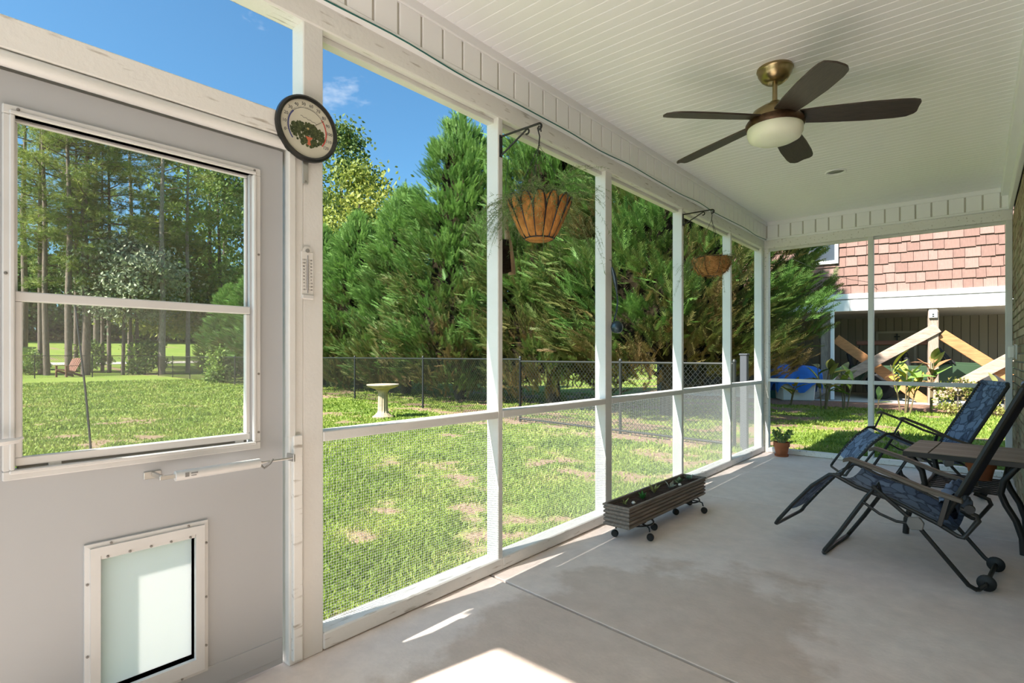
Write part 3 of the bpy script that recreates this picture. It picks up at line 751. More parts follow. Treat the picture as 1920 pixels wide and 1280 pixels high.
for k in range(NP):
    a0 = 2 * math.pi * (k + 0.5) / NP; a1 = a0 + 2 * math.pi / NP; am = (a0 + a1) / 2
    P_ = lambda r_, a, z_: (r_ * math.cos(a), r_ * math.sin(a), z_)
    MB().tube([P_(0.068, a0, zr - 0.166), P_(0.106, a0, zr - 0.095), P_(0.124, a0 + 0.008, zr - 0.055), P_(0.139, a0 + 0.035, zr - 0.022), P_(0.149, a0 + 0.095, zr + 0.004), P_(0.153, am - 0.06, zr + 0.018), P_(0.153, am + 0.06, zr + 0.018), P_(0.149, a1 - 0.095, zr + 0.004), P_(0.139, a1 - 0.035, zr - 0.022), P_(0.124, a1 - 0.008, zr - 0.055)], 0.0032, 5).build('wire_rib', IRON, hb, smooth=True)
MB().tube([(0.067 * math.cos(a), 0.067 * math.sin(a), zr - 0.166) for a in [2 * math.pi * k / 24 for k in range(24)]], 0.0035, 5, closed=True).build('wire_hoop', IRON, hb, smooth=True)
hook_chain(hb, 0.0, zr + 0.012, 0.146, 3, 0.5)
hb.scale = (1.16, 1.16, 1.16)
wisps('fern', 170, (0, 0, zr - 0.02), 0.10, 0.22, FERN, hb, 11, (0.16, 0.36), (-0.5, -0.35, 0))
wisps('fern_sprig', 44, (0, 0, zr - 0.02), 0.12, 0.30, FERN, hb, 12, (0.30, 0.44), (0.15, 0.5, -0.2))

# shallow shaggy basket
hb2 = thing('hanging_basket', 'shallow shaggy coir hanging basket, the farther one', 'hanging basket', (-1.785, 4.807, 2.500))
z2, R2 = -0.425, 0.165
rg = np.random.default_rng(4)
m_ = MB(); rows = []
for i, (r_, z_) in enumerate([(0.0, z2 - 0.150), (0.06, z2 - 0.147), (0.115, z2 - 0.120), (0.150, z2 - 0.070), (0.164, z2 - 0.02), (0.168, z2), (0.155, z2 + 0.002), (0.145, z2 - 0.03)]):
    rows.append([((r_ + 0.006 * math.sin(7 * a + i) * (r_ > 0)) * math.cos(a), (r_ + 0.006 * math.sin(7 * a + i) * (r_ > 0)) * math.sin(a), z_ + 0.003 * math.sin(11 * a)) for a in [2 * math.pi * k / 48 for k in range(49)]])
m_.grid(rows).build('coir_liner', COIR2, hb2, smooth=True)
n_ = 2600
ph = rg.uniform(0, 2 * np.pi, n_); zz_ = rg.uniform(0, 1, n_)
pr_r = np.interp(zz_, [0, .02, .2, .53, .86, 1], [0.02, .06, .115, .15, .164, .168]); pr_z = z2 - 0.15 + zz_ * 0.15
P_ = np.stack([np.cos(ph) * pr_r, np.sin(ph) * pr_r, pr_z], 1)
D_ = np.stack([-np.sin(ph) + np.cos(ph) * rg.uniform(-.1, .5, n_), np.cos(ph) + np.sin(ph) * rg.uniform(-.1, .5, n_), rg.normal(0, .6, n_)], 1)
V_, T__, I_ = scatter(np.array([[0, -.03, 0], [0, .03, 0], [1.0, 0, 0]]), np.array([[0, 1, 2]]), P_, basis(D_, rg.uniform(0, 6, n_)), rg.uniform(0.03, 0.06, n_), rg.uniform(0, 1, n_))
inst('coir_fibres', npmesh('coir_fibres', V_, T__, leafmat('coir_fibre', [(0, (0.22, 0.095, 0.03)), (1, (0.66, 0.36, 0.13))], 0.1), I_), hb2, kind='stuff')
MB().lathe([(0, z2 - 0.02), (0.15, z2 - 0.022), (0.15, z2 - 0.04), (0, z2 - 0.04)], 24).build('soil', MATS['potting_soil'], hb2)
MB().tube([(0.169 * math.cos(a), 0.169 * math.sin(a), z2 - 0.002) for a in [2 * math.pi * k / 32 for k in range(32)]], 0.0035, 5, closed=True).build('wire_hoop', IRON, hb2, smooth=True)
for k in range(8):
    a = 2 * math.pi * k / 8
    MB().tube([(r_ * math.cos(a), r_ * math.sin(a), z_) for r_, z_ in [(0.170, z2), (0.154, z2 - 0.07), (0.118, z2 - 0.124), (0.05, z2 - 0.151), (0, z2 - 0.153)]], 0.0025, 5).build('wire_rib', IRON, hb2, smooth=True)
hook_chain(hb2, 0.0, z2, 0.166, 3, 1.2)
wisps('fern', 60, (0, 0, z2 - 0.02), 0.12, 0.24, FERN, hb2, 21, (0.14, 0.32), (-0.2, 0.1, 0))
wisps('fern_sprig', 22, (0, 0, z2 - 0.02), 0.13, 0.34, FERN, hb2, 22, (0.34, 0.52), (-0.2, -0.4, -0.3))

# ================================================================== SMALL THINGS BY THE POSTS
# hand brush hanging outside behind the second post
hbx = thing('hand_brush', 'dark bristled hand brush with a tan wooden back hanging behind the second post', 'brush', (-2.26, 2.60, 1.90))
WOODT = mat('tan_wood', (0.34, 0.24, 0.14), 0.6, var=0.35, vscale=8, stretch=(8, 8, 1))
hv = [(0.000, 0.195, 0.010), (0.004, 0.14, 0.012), (0.018, 0.07, 0.015), (0.034, 0.01, 0.018), (0.050, -0.08, 0.020), (0.064, -0.165, 0.018)]
MB().tube([(0, a - 0.02, b) for a, b, r_ in hv], [r_ * 1.3 for a, b, r_ in hv], 10).build('wooden_back', WOODT, hbx, smooth=True)
n_ = 5200; rg = np.random.default_rng(8)
tt_ = rg.uniform(0, 1, n_); ya = np.interp(tt_, [0, .35, 1], [0.012, 0.022, 0.038]) - 0.02; za = 0.05 - tt_ * 0.20
P_ = np.stack([rg.uniform(-.018, .018, n_), ya, za], 1); D_ = np.stack([rg.normal(0, .16, n_), -np.ones(n_), rg.normal(-.22, .10, n_)], 1)
V_, T__, I_ = scatter(np.array([[0, -.012, 0], [0, .012, 0], [1.0, 0, 0]]), np.array([[0, 1, 2]]), P_, basis(D_, rg.uniform(0, 6, n_)), rg.uniform(0.082, 0.102, n_), rg.uniform(0, 1, n_))
inst('bristles', npmesh('bristles', V_, T__, leafmat('brush_bristle', [(0, (0.008, 0.005, 0.004)), (1, (0.06, 0.028, 0.015))], 0.0), I_), hbx, kind='stuff')
MB().tube([(0, -0.018, 0.19), (0.0, -0.03, 0.30), (0.05, -0.03, 0.66)], 0.0015, 5).build('hanging_cord', IRON, hbx)
# ladle-shaped hanger on the third post
SLATE = mat('slate_metal', (0.055, 0.085, 0.11), 0.35, 0.6, var=0.4, vscale=30)
ld = thing('garden_ladle', 'blue grey metal ladle with a round bowl hanging on the third post', 'ladle', (WX + 0.012, 3.505, 1.62))
MB().tube([(0.01, -0.010, 0.245), (0.012, 0.012, 0.20), (0.015, 0.035, 0.13), (0.016, 0.052, 0.06)], [0.006, 0.016, 0.015, 0.006], 8).build('handle', SLATE, ld, smooth=True)
MB().tube([(0.016, 0.050, 0.07), (0.018, 0.060, 0.0), (0.018, 0.048, -0.07), (0.016, 0.018, -0.13), (0.015, 0.004, -0.155)], 0.006, 8).build('neck', SLATE, ld, smooth=True)
MB().lathe([(0, -0.046), (0.022, -0.042), (0.038, -0.028), (0.046, 0.0), (0.040, 0.024), (0.022, 0.040), (0.006, 0.045), (0, 0.046)], 20, (0.046, 0.0, -0.195)).build('bowl', SLATE, ld, smooth=True)
MB().tube([(-0.012, -0.006, 0.30), (0.006, -0.008, 0.295), (0.010, -0.010, 0.25)], 0.0022, 5).build('hook', IRON, ld)
# weatherproof outlet on the brick wall
ob = thing('outlet_cover', 'clear white weatherproof outlet cover on the brick wall', 'outlet', (HX, 6.55, 1.25))
MB().box(-0.012, 0.0, -0.045, 0.045, -0.065, 0.065).build('base_plate', ALU, ob, bevel=0.003)
MB().box(-0.062, -0.012, -0.04, 0.04, -0.058, 0.058).build('bubble_cover', mat('milky_plastic', (0.72, 0.72, 0.68), 0.3), ob, bevel=0.012)
MB().box(-0.020, -0.008, -0.02, 0.02, 0.058, 0.068).build('hinge', ALU, ob)
# loose wire on the far screen
lw = MB().tube([on_plane(u, v, (0, BY + 0.10, 0), Vector((0, 1, 0))) for u, v in ((1447, 470), (1490, 487), (1530, 504), (1560, 515), (1595, 524), (1630, 529), (1646, 543))], 0.0025, 5).build('loose_wire', mat('grey_wire', (0.25, 0.25, 0.25), 0.5), None)
tag(lw, 'thin grey wire running slantwise across the far screen', 'wire')

# ================================================================== PLANTER BOX ON CASTERS
PLB = mat('weathered_brown', (0.25, 0.205, 0.175), 0.7, var=0.4, vscale=5, stretch=(12, 1, 12), bump=0.3, bscale=30)
pb = thing('planter_box', 'long grey brown planter box with ribbed sides beside the third post', 'planter', (-1.775, 3.742, 0.0), R(-1.3))
hw, hl, zb0, zb1 = 0.098, 0.607, 0.098, 0.240
ribs = []
for i in range(5):
    z_ = zb0 + i * (zb1 - zb0 - 0.012) / 5; h_ = (zb1 - zb0 - 0.012) / 5
    ribs += [(-0.011, z_), (-0.002, z_ + h_ * 0.22), (0.0, z_ + h_ * 0.5), (-0.002, z_ + h_ * 0.78), (-0.011, z_ + h_ * 0.98)]
ribs += [(0.003, zb1 - 0.012), (0.003, zb1), (-0.014, zb1), (-0.016, zb1 - 0.05)]
rows = [[(sx * (hw + o_), sy * (hl + o_), z_) for sx, sy in ((-1, -1), (1, -1), (1, 1), (-1, 1), (-1, -1))] for o_, z_ in ribs]
MB().grid(rows).build('ribbed_sides', PLB, pb)
MB().box(-hw + 0.008, hw - 0.008, -hl + 0.008, hl - 0.008, zb0, zb0 + 0.01).build('bottom', PLB, pb)
rg = np.random.default_rng(9)
gx = np.linspace(-hw + 0.016, hw - 0.016, 10); gy = np.linspace(-hl + 0.016, hl - 0.016, 60)
MB().grid([[(x_, y_, 0.212 + 0.012 * float(vnoise(np.array(x_ * 30), np.array(y_ * 30), 3)) + rg.uniform(-.002, .002)) for x_ in gx] for y_ in gy]).build('soil', mat('mulch_soil', (0.06, 0.030, 0.018), 0.95, var=0.6, vscale=60, bump=1.0, bscale=120), pb)
for i, (cy_, nm_) in enumerate(((-0.36, 'near'), (0.40, 'far'))):
    q = Matrix.Rotation(R(-1.3), 3, 'Z') @ Vector((0, cy_, 0))
    cd = thing('plant_caddy', 'black wire caddy on casters under the %s end of the planter box' % nm_, 'plant caddy', (-1.775 + q.x, 3.742 + q.y, 0), R(20 + 30 * i), 'plant caddies under the planter box')
    MB().tube([(0.125 * math.cos(a), 0.125 * math.sin(a), 0.088) for a in [2 * math.pi * k / 28 for k in range(28)]], 0.006, 6, closed=True).build('ring', IRON, cd, smooth=True)
    MB().tube([(0.075 * math.cos(a), 0.075 * math.sin(a), 0.088) for a in [2 * math.pi * k / 24 for k in range(24)]], 0.004, 6, closed=True).build('ring', IRON, cd, smooth=True)
    for k in range(4):
        a = R(45 + 90 * k); c_, s_ = math.cos(a), math.sin(a)
        MB().tube([(0, 0, 0.088), (0.125 * c_, 0.125 * s_, 0.088), (0.150 * c_, 0.150 * s_, 0.080), (0.158 * c_, 0.158 * s_, 0.055)], 0.005, 6).build('spoke', IRON, cd, smooth=True)
        cs = MB().lathe([(0, -0.014), (0.020, -0.014), (0.024, -0.008), (0.024, 0.008), (0.020, 0.014), (0, 0.014)], 16, (0.165 * c_, 0.165 * s_, 0.0245), 'y').build('caster', BLACKP, cd, smooth=True)
# seedlings in the planter
def seedling(label, x_, y_, seed, col, n, h, wd, cat='seedling'):
    g = random.Random(seed)
    t = thing('seedling', label, cat, (x_, y_, 0.222), 0, 'seedlings in the planter box')
    mm = mat('leaf_' + '_'.join('%02d' % int(99 * c) for c in col), col, 0.6, var=0.3, vscale=30)
    for k in range(n):
        a = g.uniform(0, 6.28); e = g.uniform(0.3, 1.2); L_ = h * g.uniform(0.6, 1.1); c_, s_ = math.cos(a), math.sin(a)
        tip = Vector((c_ * L_ * math.cos(e), s_ * L_ * math.cos(e), L_ * math.sin(e))); sd = Vector((-s_, c_, 0)) * wd * L_
        MB().add([(0, 0, 0), tip * 0.5 + sd + Vector((0, 0, 0.1 * L_)), tip, tip * 0.5 - sd + Vector((0, 0, 0.1 * L_))], [(0, 1, 2), (0, 2, 3)]).build('leaf', mm, t)
    return t
seedling('pale yellow green sprig at the near end of the planter box', -1.79, 3.26, 1, (0.30, 0.34, 0.10), 8, 0.055, 0.18)
seedling('deep green tuft in the near half of the planter box', -1.765, 3.46, 2, (0.03, 0.16, 0.03), 22, 0.060, 0.14)
seedling('yellow green rosette near the middle of the planter box', -1.775, 3.66, 3, (0.32, 0.34, 0.12), 12, 0.085, 0.10)
seedling('silvery grey seedling in the middle of the planter box', -1.755, 3.88, 4, (0.55, 0.60, 0.52), 9, 0.080, 0.22)
seedling('dusty green seedling in the far half of the planter box', -1.765, 4.06, 5, (0.18, 0.26, 0.14), 12, 0.060, 0.30)
seedling('blue green seedling at the far end of the planter box', -1.755, 4.24, 6, (0.26, 0.38, 0.28), 10, 0.058, 0.35)
for i, (x_, y_, lb) in enumerate(((-1.75, 3.30, 'white pebble on the soil at the near end of the planter box'), (-1.725, 3.99, 'white pebble on the soil past the middle of the planter box'))):
    o = MB().lathe([(0, -0.008), (0.010, -0.006), (0.014, 0.002), (0.008, 0.010), (0, 0.012)], 10).build('pebble', mat('white_pebble', (0.75, 0.73, 0.68), 0.6), None, smooth=True, loc=(x_, y_, 0.232))
    tag(o, lb, 'pebble')

# ================================================================== TERRACOTTA POT WITH JADE PLANT
TERRA = mat('terracotta', (0.42, 0.135, 0.055), 0.8, var=0.3, vscale=9, bump=0.2, bscale=60)
def pot(label, loc, rim, h, saucer=True):
    t = thing('flowerpot', label, 'flowerpot', loc)
    b = rim * 0.68; z0 = 0.022 if saucer else 0.0
    if saucer: MB().lathe([(0, 0), (rim * 0.80, 0), (rim * 0.88, 0.022), (rim * 0.83, 0.022), (rim * 0.77, 0.008), (0, 0.008)], 28).build('saucer', TERRA, t, smooth=True)
    MB().lathe([(0, z0 * 0.5), (b, z0 * 0.5), (rim * 0.90, h * 0.70), (rim, h * 0.70), (rim, h), (rim * 0.90, h), (rim * 0.86, h * 0.8), (0, h * 0.8)], 28).build('pot', TERRA, t, smooth=True)
    MB().lathe([(0, h * 0.86), (rim * 0.86, h * 0.85), (rim * 0.86, h * 0.80)], 20).build('soil', MATS['potting_soil'], t)
    return t
fp_ = pot('terracotta pot with a saucer standing in the far porch corner', (-1.800, 7.13, 0), 0.091, 0.172)
jd = thing('jade_plant', 'small bushy jade plant with fat green leaves in the corner pot', 'plant', (-1.800, 7.13, 0.146))
g = random.Random(12)
JL = mat('jade_leaf', (0.16, 0.26, 0.07), 0.45, var=0.35, vscale=20); JS = mat('jade_stem', (0.28, 0.30, 0.15), 0.7)
lv = MB().add([(0, 0, 0), (0.014, 0.011, 0.003), (0.034, 0.010, 0.004), (0.042, 0, 0.001), (0.034, -0.010, 0.004), (0.014, -0.011, 0.003), (0.022, 0, -0.006)], [(0, 1, 6), (1, 2, 6), (2, 3, 6), (3, 4, 6), (4, 5, 6), (5, 0, 6), (0, 5, 4, 3, 2, 1)]).mesh('leaf', JL, smooth=True)
for k in range(15):
    a = k * 2.4; e = R(g.uniform(38, 85)); L_ = g.uniform(0.12, 0.20)
    p0 = Vector((0.02 * math.cos(a), 0.02 * math.sin(a), 0)); d_ = Vector((math.cos(a) * math.cos(e), math.sin(a) * math.cos(e), math.sin(e)))
    tip = p0 + d_ * L_ + Vector((0, 0, 0.01))
    MB().tube([p0, p0 + d_ * L_ * 0.5, tip], [0.006, 0.0045, 0.003], 6).build('stem', JS, jd, smooth=True)
    for j in range(14):
        q = p0 + (tip - p0) * g.uniform(0.45, 1.03)
        inst('leaf', lv, jd, q, (g.uniform(-.6, .6), g.uniform(-1.0, 0.3), g.uniform(0, 6.28)), (g.uniform(.75, 1.2),) * 3)

# ================================================================== ZERO GRAVITY RECLINERS
def fabricmat():
    m = bpy.data.materials.new('blue_leaf_fabric'); m.use_nodes = True; t = m.node_tree; b = t.nodes['Principled BSDF']; k = t.links.new
    c = t.nodes.new('ShaderNodeTexCoord')
    nz_ = t.nodes.new('ShaderNodeTexNoise'); nz_.inputs['Scale'].default_value = 7; k(c.outputs['Object'], nz_.inputs['Vector'])
    mxv = t.nodes.new('ShaderNodeMix'); mxv.data_type = 'VECTOR'; mxv.inputs[0].default_value = 0.12; k(c.outputs['Object'], mxv.inputs[4]); k(nz_.outputs['Color'], mxv.inputs[5])
    vo = t.nodes.new('ShaderNodeTexVoronoi'); vo.inputs['Scale'].default_value = 13; k(mxv.outputs[1], vo.inputs['Vector'])
    vd = t.nodes.new('ShaderNodeTexVoronoi'); vd.feature = 'DISTANCE_TO_EDGE'; vd.inputs['Scale'].default_value = 13; k(mxv.outputs[1], vd.inputs['Vector'])
    r1 = t.nodes.new('ShaderNodeValToRGB'); r1.color_ramp.elements[0].position = 0.02; r1.color_ramp.elements[0].color = (0.03, 0.045, 0.09, 1)
    r1.color_ramp.elements[1].position = 0.10; r1.color_ramp.elements[1].color = (1, 1, 1, 1); k(vd.outputs['Distance'], r1.inputs[0])
    sp = t.nodes.new('ShaderNodeSeparateColor'); k(vo.outputs['Color'], sp.inputs[0])
    r2 = t.nodes.new('ShaderNodeValToRGB'); r2.color_ramp.elements[0].color = (0.06, 0.085, 0.165, 1); r2.color_ramp.elements[1].color = (0.21, 0.285, 0.44, 1)
    e = r2.color_ramp.elements.new(0.5); e.color = (0.135, 0.19, 0.30, 1); k(sp.outputs[0], r2.inputs[0])
    mm = t.nodes.new('ShaderNodeMix'); mm.data_type = 'RGBA'; mm.blend_type = 'MULTIPLY'; mm.inputs[0].default_value = 0.7
    k(r2.outputs[0], mm.inputs[6]); k(r1.outputs[0], mm.inputs[7]); k(mm.outputs[2], b.inputs['Base Color'])
    b.inputs['Roughness'].default_value = 0.8
    return m
FAB = fabricmat()
TUBEM = mat('black_tube', (0.020, 0.019, 0.018), 0.38)
ARM = mat('grey_brown_arm', (0.115, 0.095, 0.075), 0.5, var=0.3, vscale=6)
LACE = mat('pale_lacing', (0.55, 0.52, 0.42), 0.7)
DARKF = mat('navy_fabric_back', (0.012, 0.016, 0.04), 0.8)
def recliner(label, loc, rz, hw, arm_z, back_top, cloth, lift=0.0):
    t = thing('reclining_chair', label, 'recliner', loc, rz, 'zero gravity recliners')
    r_ = 0.0115
    kz = 0.50 + lift
    # U-shaped leg rest, seat rails with rear loop
    def side(pts, s): return [(f_, s * hw, z_) for f_, z_ in pts]
    leg_pts = [(0.66, kz), (0.72, kz - 0.005), (0.82, kz - 0.09), (0.93, kz - 0.225), (1.02, 0.155 + lift * 0.4), (1.035, 0.128 + lift * 0.4)]
    MB().tube(side(leg_pts, -1) + [(1.04, -hw + 0.03, 0.120 + lift * 0.4), (1.04, hw - 0.03, 0.120 + lift * 0.4)] + side(leg_pts[::-1], 1), r_, 8).build('leg_rest_frame', TUBEM, t, smooth=True)
    seat_pts = [(0.70, kz), (0.58, kz - 0.055), (0.40, 0.40), (0.19, 0.312), (0.11, 0.268), (0.085, 0.265), (0.025, 0.365), (0.035, 0.392), (0.10, 0.415)]
    for s in (-1, 1):
        MB().tube(side(seat_pts, s), r_, 8).build('seat_rail', TUBEM, t, smooth=True)
        # crossed legs
        sgn = s * (hw + 0.026)
        MB().tube([(0.445, sgn, arm_z[1] - 0.045), (0.46, sgn, 0.49), (0.52, sgn, 0.40), (0.66, sgn, 0.16), (0.74, sgn, 0.035), (0.752, sgn - s * 0.03, 0.012)], r_ * 1.1, 8).build('leg', TUBEM, t, smooth=True)
        sg2 = s * (hw + 0.052)
        MB().tube([(0.485, sg2, 0.475), (0.283, sg2, 0.309), (0.06, sg2, 0.040), (0.032, sg2 - s * 0.014, 0.022), (0.022, sg2 - s * 0.035, 0.020)], r_, 8).build('leg', TUBEM, t, smooth=True)
        MB().lathe([(0, -0.014), (0.030, -0.014), (0.041, -0.006), (0.041, 0.006), (0.030, 0.014), (0, 0.014)], 20, (0.0, s * (hw - 0.045), 0.041), 'y').build('wheel', BLACKP, t, smooth=True)
        MB().prism([(-0.035, -0.028), (0.020, -0.038), (0.038, -0.005), (0.030, 0.030), (-0.02, 0.038), (-0.042, 0.01)], 0.020, lambda a, b, c: (0.283 + a, s * (hw + 0.062) + (c - 0.01), 0.309 + b)).build('hub_plate', mat('grey_plate', (0.16, 0.155, 0.15), 0.45), t, bevel=0.004)
        MB().tube([(0.534, s * (hw + 0.04), 0.372), (0.45, s * (hw + 0.045), 0.322), (0.37, s * (hw + 0.05), 0.298), (0.31, s * (hw + 0.05), 0.300)], 0.008, 7).build('link_bar', TUBEM, t, smooth=True)
        # arm rest on two struts
        a0, a1 = arm_z
        am = MB(); ax = [(0.635, a0 - 0.012), (0.60, a0), (0.45, a0 - (a0 - a1) * 0.28), (0.25, a1 + (a0 - a1) * 0.26), (0.085, a1)]
        rows = []
        for f_, z_ in ax:
            w_ = 0.026 if 0.1 < f_ < 0.62 else 0.018
            yy_ = s * (hw + 0.035)
            rows.append([(f_, yy_ - w_, z_ - 0.012), (f_, yy_ - w_, z_ + 0.010), (f_, yy_ + w_, z_ + 0.010), (f_, yy_ + w_, z_ - 0.012), (f_, yy_ - w_, z_ - 0.012)])
        am.grid(rows); am.f += [tuple(range(4)), tuple(20 + k for k in range(4))]
        am.build('arm_rest', ARM, t, bevel=0.004)
        MB().beam((0.145, s * (hw + 0.02), a1 + 0.02), (0.185, s * (hw + 0.02), 0.31), 0.010, 0.024, (1, 0, 0)).build('arm_strut', TUBEM, t, bevel=0.002)
        MB().tube([(0.60, s * (hw + 0.01), a0 - 0.015), (0.66, s * hw, kz)], 0.008, 6).build('arm_strut', TUBEM, t)
        MB().lathe([(0, -0.012), (0.022, -0.012), (0.022, 0.012), (0, 0.012)], 14, (0.055, s * (hw + 0.05), 0.430), 'y').build('lock_knob', BLACKP, t, smooth=True)
    MB().tube([(0.752, -hw - 0.0, 0.012), (0.756, 0, 0.012), (0.752, hw, 0.012)], r_ * 1.1, 8).build('foot_bar', TUBEM, t, smooth=True)
    MB().tube([(0.022, -hw - 0.02, 0.022), (0.0, -hw + 0.0, 0.041), (0.0, hw - 0.0, 0.041), (0.022, hw + 0.02, 0.022)], r_, 8).build('axle', TUBEM, t, smooth=True)
    MB().tube([(0.085, -hw, 0.265), (0.085, hw, 0.265)], 0.009, 8).build('cross_bar', TUBEM, t, smooth=True)
    # back frame: U with rounded top
    bf, bz = back_top
    P0 = Vector((0.17, 0, 0.345)); P1 = Vector((bf, 0, bz)); bd_ = (P1 - P0).normalized()
    Q = lambda k, s, ins=0.0: P0 + (P1 - P0) * k + Vector((0, s * (hw - 0.012 - ins), 0))
    MB().tube([Q(0, -1), Q(0.5, -1), Q(0.97, -1), Q(1.0, -1, 0.03), Q(1.0, 1, 0.03), Q(0.97, 1), Q(0.5, 1), Q(0, 1)], r_ * 1.25, 8).build('back_frame', TUBEM, t, smooth=True)
    nb_ = Vector((bd_.z, 0, -bd_.x))
    n = 14
    def panel(f0, f1, nm, m, sag, curve):
        rows = []
        for i in range(n + 1):
            k = i / n; row = []
            for j in range(7):
                s = -1 + 2 * j / 6
                row.append(curve(f0 + (f1 - f0) * k, s) )
            rows.append(row)
        return MB().grid(rows).build(nm, m, t, smooth=True, solid=0.004)
    inset = 0.032
    panel(0.12, 1.0, 'back_fabric', FAB, 0, lambda k, s: Q(k, s, inset) - nb_ * (0.020 * (1 - s * s)) + nb_ * 0.004)
    # wrap of fabric over the head end
    MB().tube([Q(1.0, -1, inset), Q(1.0, 1, inset)], 0.021, 10).build('head_hem', FAB, t, smooth=True)
    MB().grid([[Q(k, s, inset) - nb_ * (0.020 * (1 - s * s)) - nb_ * 0.010 for s in (-1, -.5, 0, .5, 1)] for k in (0.14, 0.5, 0.98)]).build('back_lining', DARKF, t, smooth=True)
    sx = [p[0] for p in seat_pts[:5]][::-1]; sz = [p[1] for p in seat_pts[:5]][::-1]
    panel(0.14, 0.66, 'seat_fabric', FAB, 0, lambda f_, s: Vector((f_, s * (hw - inset), float(np.interp(f_, sx, sz)) - 0.030 * (1 - s * s))))
    lx = [p[0] for p in leg_pts]; lz = [p[1] for p in leg_pts]
    panel(0.735, 0.965, 'leg_fabric', FAB, 0, lambda f_, s: Vector((f_, s * (hw - inset - 0.006), float(np.interp(f_, lx, lz)) - 0.015 * (1 - s * s))))
    lc = MB()
    for s in (-1, 1):
        for i in range(26):
            k = 0.16 + 0.80 * i / 25
            lc.tube([Q(k, s, 0), Q(k + 0.012, s, inset + 0.006)], 0.0022, 4)
        for i in range(18):
            f_ = 0.17 + 0.47 * i / 17; z_ = float(np.interp(f_, sx, sz))
            lc.tube([(f_, s * hw, z_), (f_ + 0.010, s * (hw - inset - 0.006), z_ - 0.004)], 0.0022, 4)
        for i in range(10):
            f_ = 0.75 + 0.20 * i / 9; z_ = float(np.interp(f_, lx, lz))
            lc.tube([(f_, s * hw, z_), (f_ + 0.008, s * (hw - inset - 0.01), z_)], 0.0022, 4)
    lc.build('lacing', LACE, t, kind='stuff')
    if cloth:
        rows = []
        for i in range(9):
            row = []
            for j in range(21):
                a = 2 * math.pi * j / 20; k = i / 8
                rr = 0.035 + 0.018 * math.sin(3 * a + i) + 0.020 * math.sin(math.pi * k)
                c0 = Vector((0.145, -hw + 0.02 + k * (2 * hw - 0.04), 0.415)) if True else None
                row.append(c0 + Vector((math.cos(a) * rr * 1.0, 0, math.sin(a) * rr * 1.5)))
            rows.append(row)
        MB().grid(rows).build('rolled_headrest', FAB, t, smooth=True)
    return t
recliner('blue leaf patterned recliner nearest the camera, seen edge-on', (0.059, 3.923, 0), R(173.4), 0.232, (0.612, 0.462), (-0.150, 1.075), True)
recliner('blue leaf patterned recliner behind the wooden side table', (-0.049, 6.315, 0), R(204.0), 0.235, (0.675, 0.455), (-0.181, 0.975), False, 0.03)

# ================================================================== SIDE TABLE WITH RACK
tb = thing('side_table', 'side table with wood plank top and curved black steel legs between the recliners', 'side table', (-0.05, 4.86, 0.0), R(-4))
PLANK = [mat('plank_a', (0.24, 0.18, 0.135), 0.55, var=0.4, vscale=5, stretch=(2, 25, 2)), mat('plank_b', (0.29, 0.225, 0.17), 0.55, var=0.4, vscale=5, stretch=(2, 25, 2))]
cols = [(-0.305, -0.178), (-0.172, 0.128), (0.134, 0.290)]
g = random.Random(5)
for i in range(6):
    y0_ = -0.325 + i * 0.110
    for (a, b) in cols:
        MB().box(a, b, y0_ + 0.002, y0_ + 0.108, 0.555, 0.572).build('plank', PLANK[(i + int(a * 10)) % 2], tb, bevel=0.002)
fr = MB().box(-0.312, 0.297, -0.330, -0.322, 0.535, 0.568).box(-0.312, 0.297, 0.334, 0.342, 0.535, 0.568).box(-0.314, -0.306, -0.33, 0.342, 0.535, 0.568).box(0.290, 0.298, -0.33, 0.342, 0.535, 0.568)
fr.box(-0.31, 0.295, -0.326, 0.338, 0.545, 0.553)
fr.build('top_frame', TUBEM, tb, bevel=0.002)
for sx in (-1, 1):
    for sy in (-1, 1):
        X = lambda a: sx * a - 0.008; Y = sy * 0.285
        MB().tube([(X(0.295), Y, 0.0), (X(0.290), Y, 0.10), (X(0.262), Y, 0.20), (X(0.215), Y, 0.29), (X(0.190), Y, 0.36), (X(0.205), Y, 0.44), (X(0.250), Y, 0.51), (X(0.275), Y, 0.545)], 0.019, 10).build('leg', TUBEM, tb, smooth=True)
    MB().tube([(sx * 0.192 - 0.008, -0.285, 0.345), (sx * 0.192 - 0.008, 0.285, 0.345)], 0.012, 8).build('rack_rail', TUBEM, tb, smooth=True)
for i in range(9):
    y_ = -0.27 + i * 0.0675
    MB().tube([(-0.20, y_, 0.345), (0.185, y_, 0.345)], 0.006, 6).build('rack_bar', TUBEM, tb, smooth=True)
p2 = pot('terracotta pot standing on the rack of the side table', (0.02, 5.03, 0.352), 0.085, 0.125, False)

# ================================================================== OUTDOORS
GZ = -0.10
def gz(x, y):
    x = np.asarray(x, float)
    return GZ + np.maximum(0, -44 - x) * 0.058 + np.maximum(0, np.asarray(y, float) - 60) * 0.02
def fence_y(x): return np.interp(-np.asarray(x, float), [2.4, 6.93, 10.53, 14.28, 40.3], [7.75, 8.36, 8.89, 9.40, 11.9])
def dirt(x, y):
    n = 0.48 * vnoise(x * 1.5, y * 1.5, 1) + 0.34 * vnoise(x * 3.9, y * 3.9, 2) + 0.18 * vnoise(x * 7.5, y * 7.5, 3)
    near = np.exp(-((x + 3.6) / 2.2) ** 2) * np.exp(-((y - 3.6) / 2.6) ** 2) * 0.045
    strip = np.exp(-((y - (fence_y(x) - 0.15)) / 0.45) ** 2) * (x < -3) * 0.16
    beyond = np.where((y > fence_y(x) + 0.2) & (x < -2.5) & (y < 15), 0.12, 0.0)
    n = n + near + strip + beyond - np.clip((-x - 14) / 60, 0, 0.12)
    return np.clip((n - 0.60) / 0.10, 0, 1)

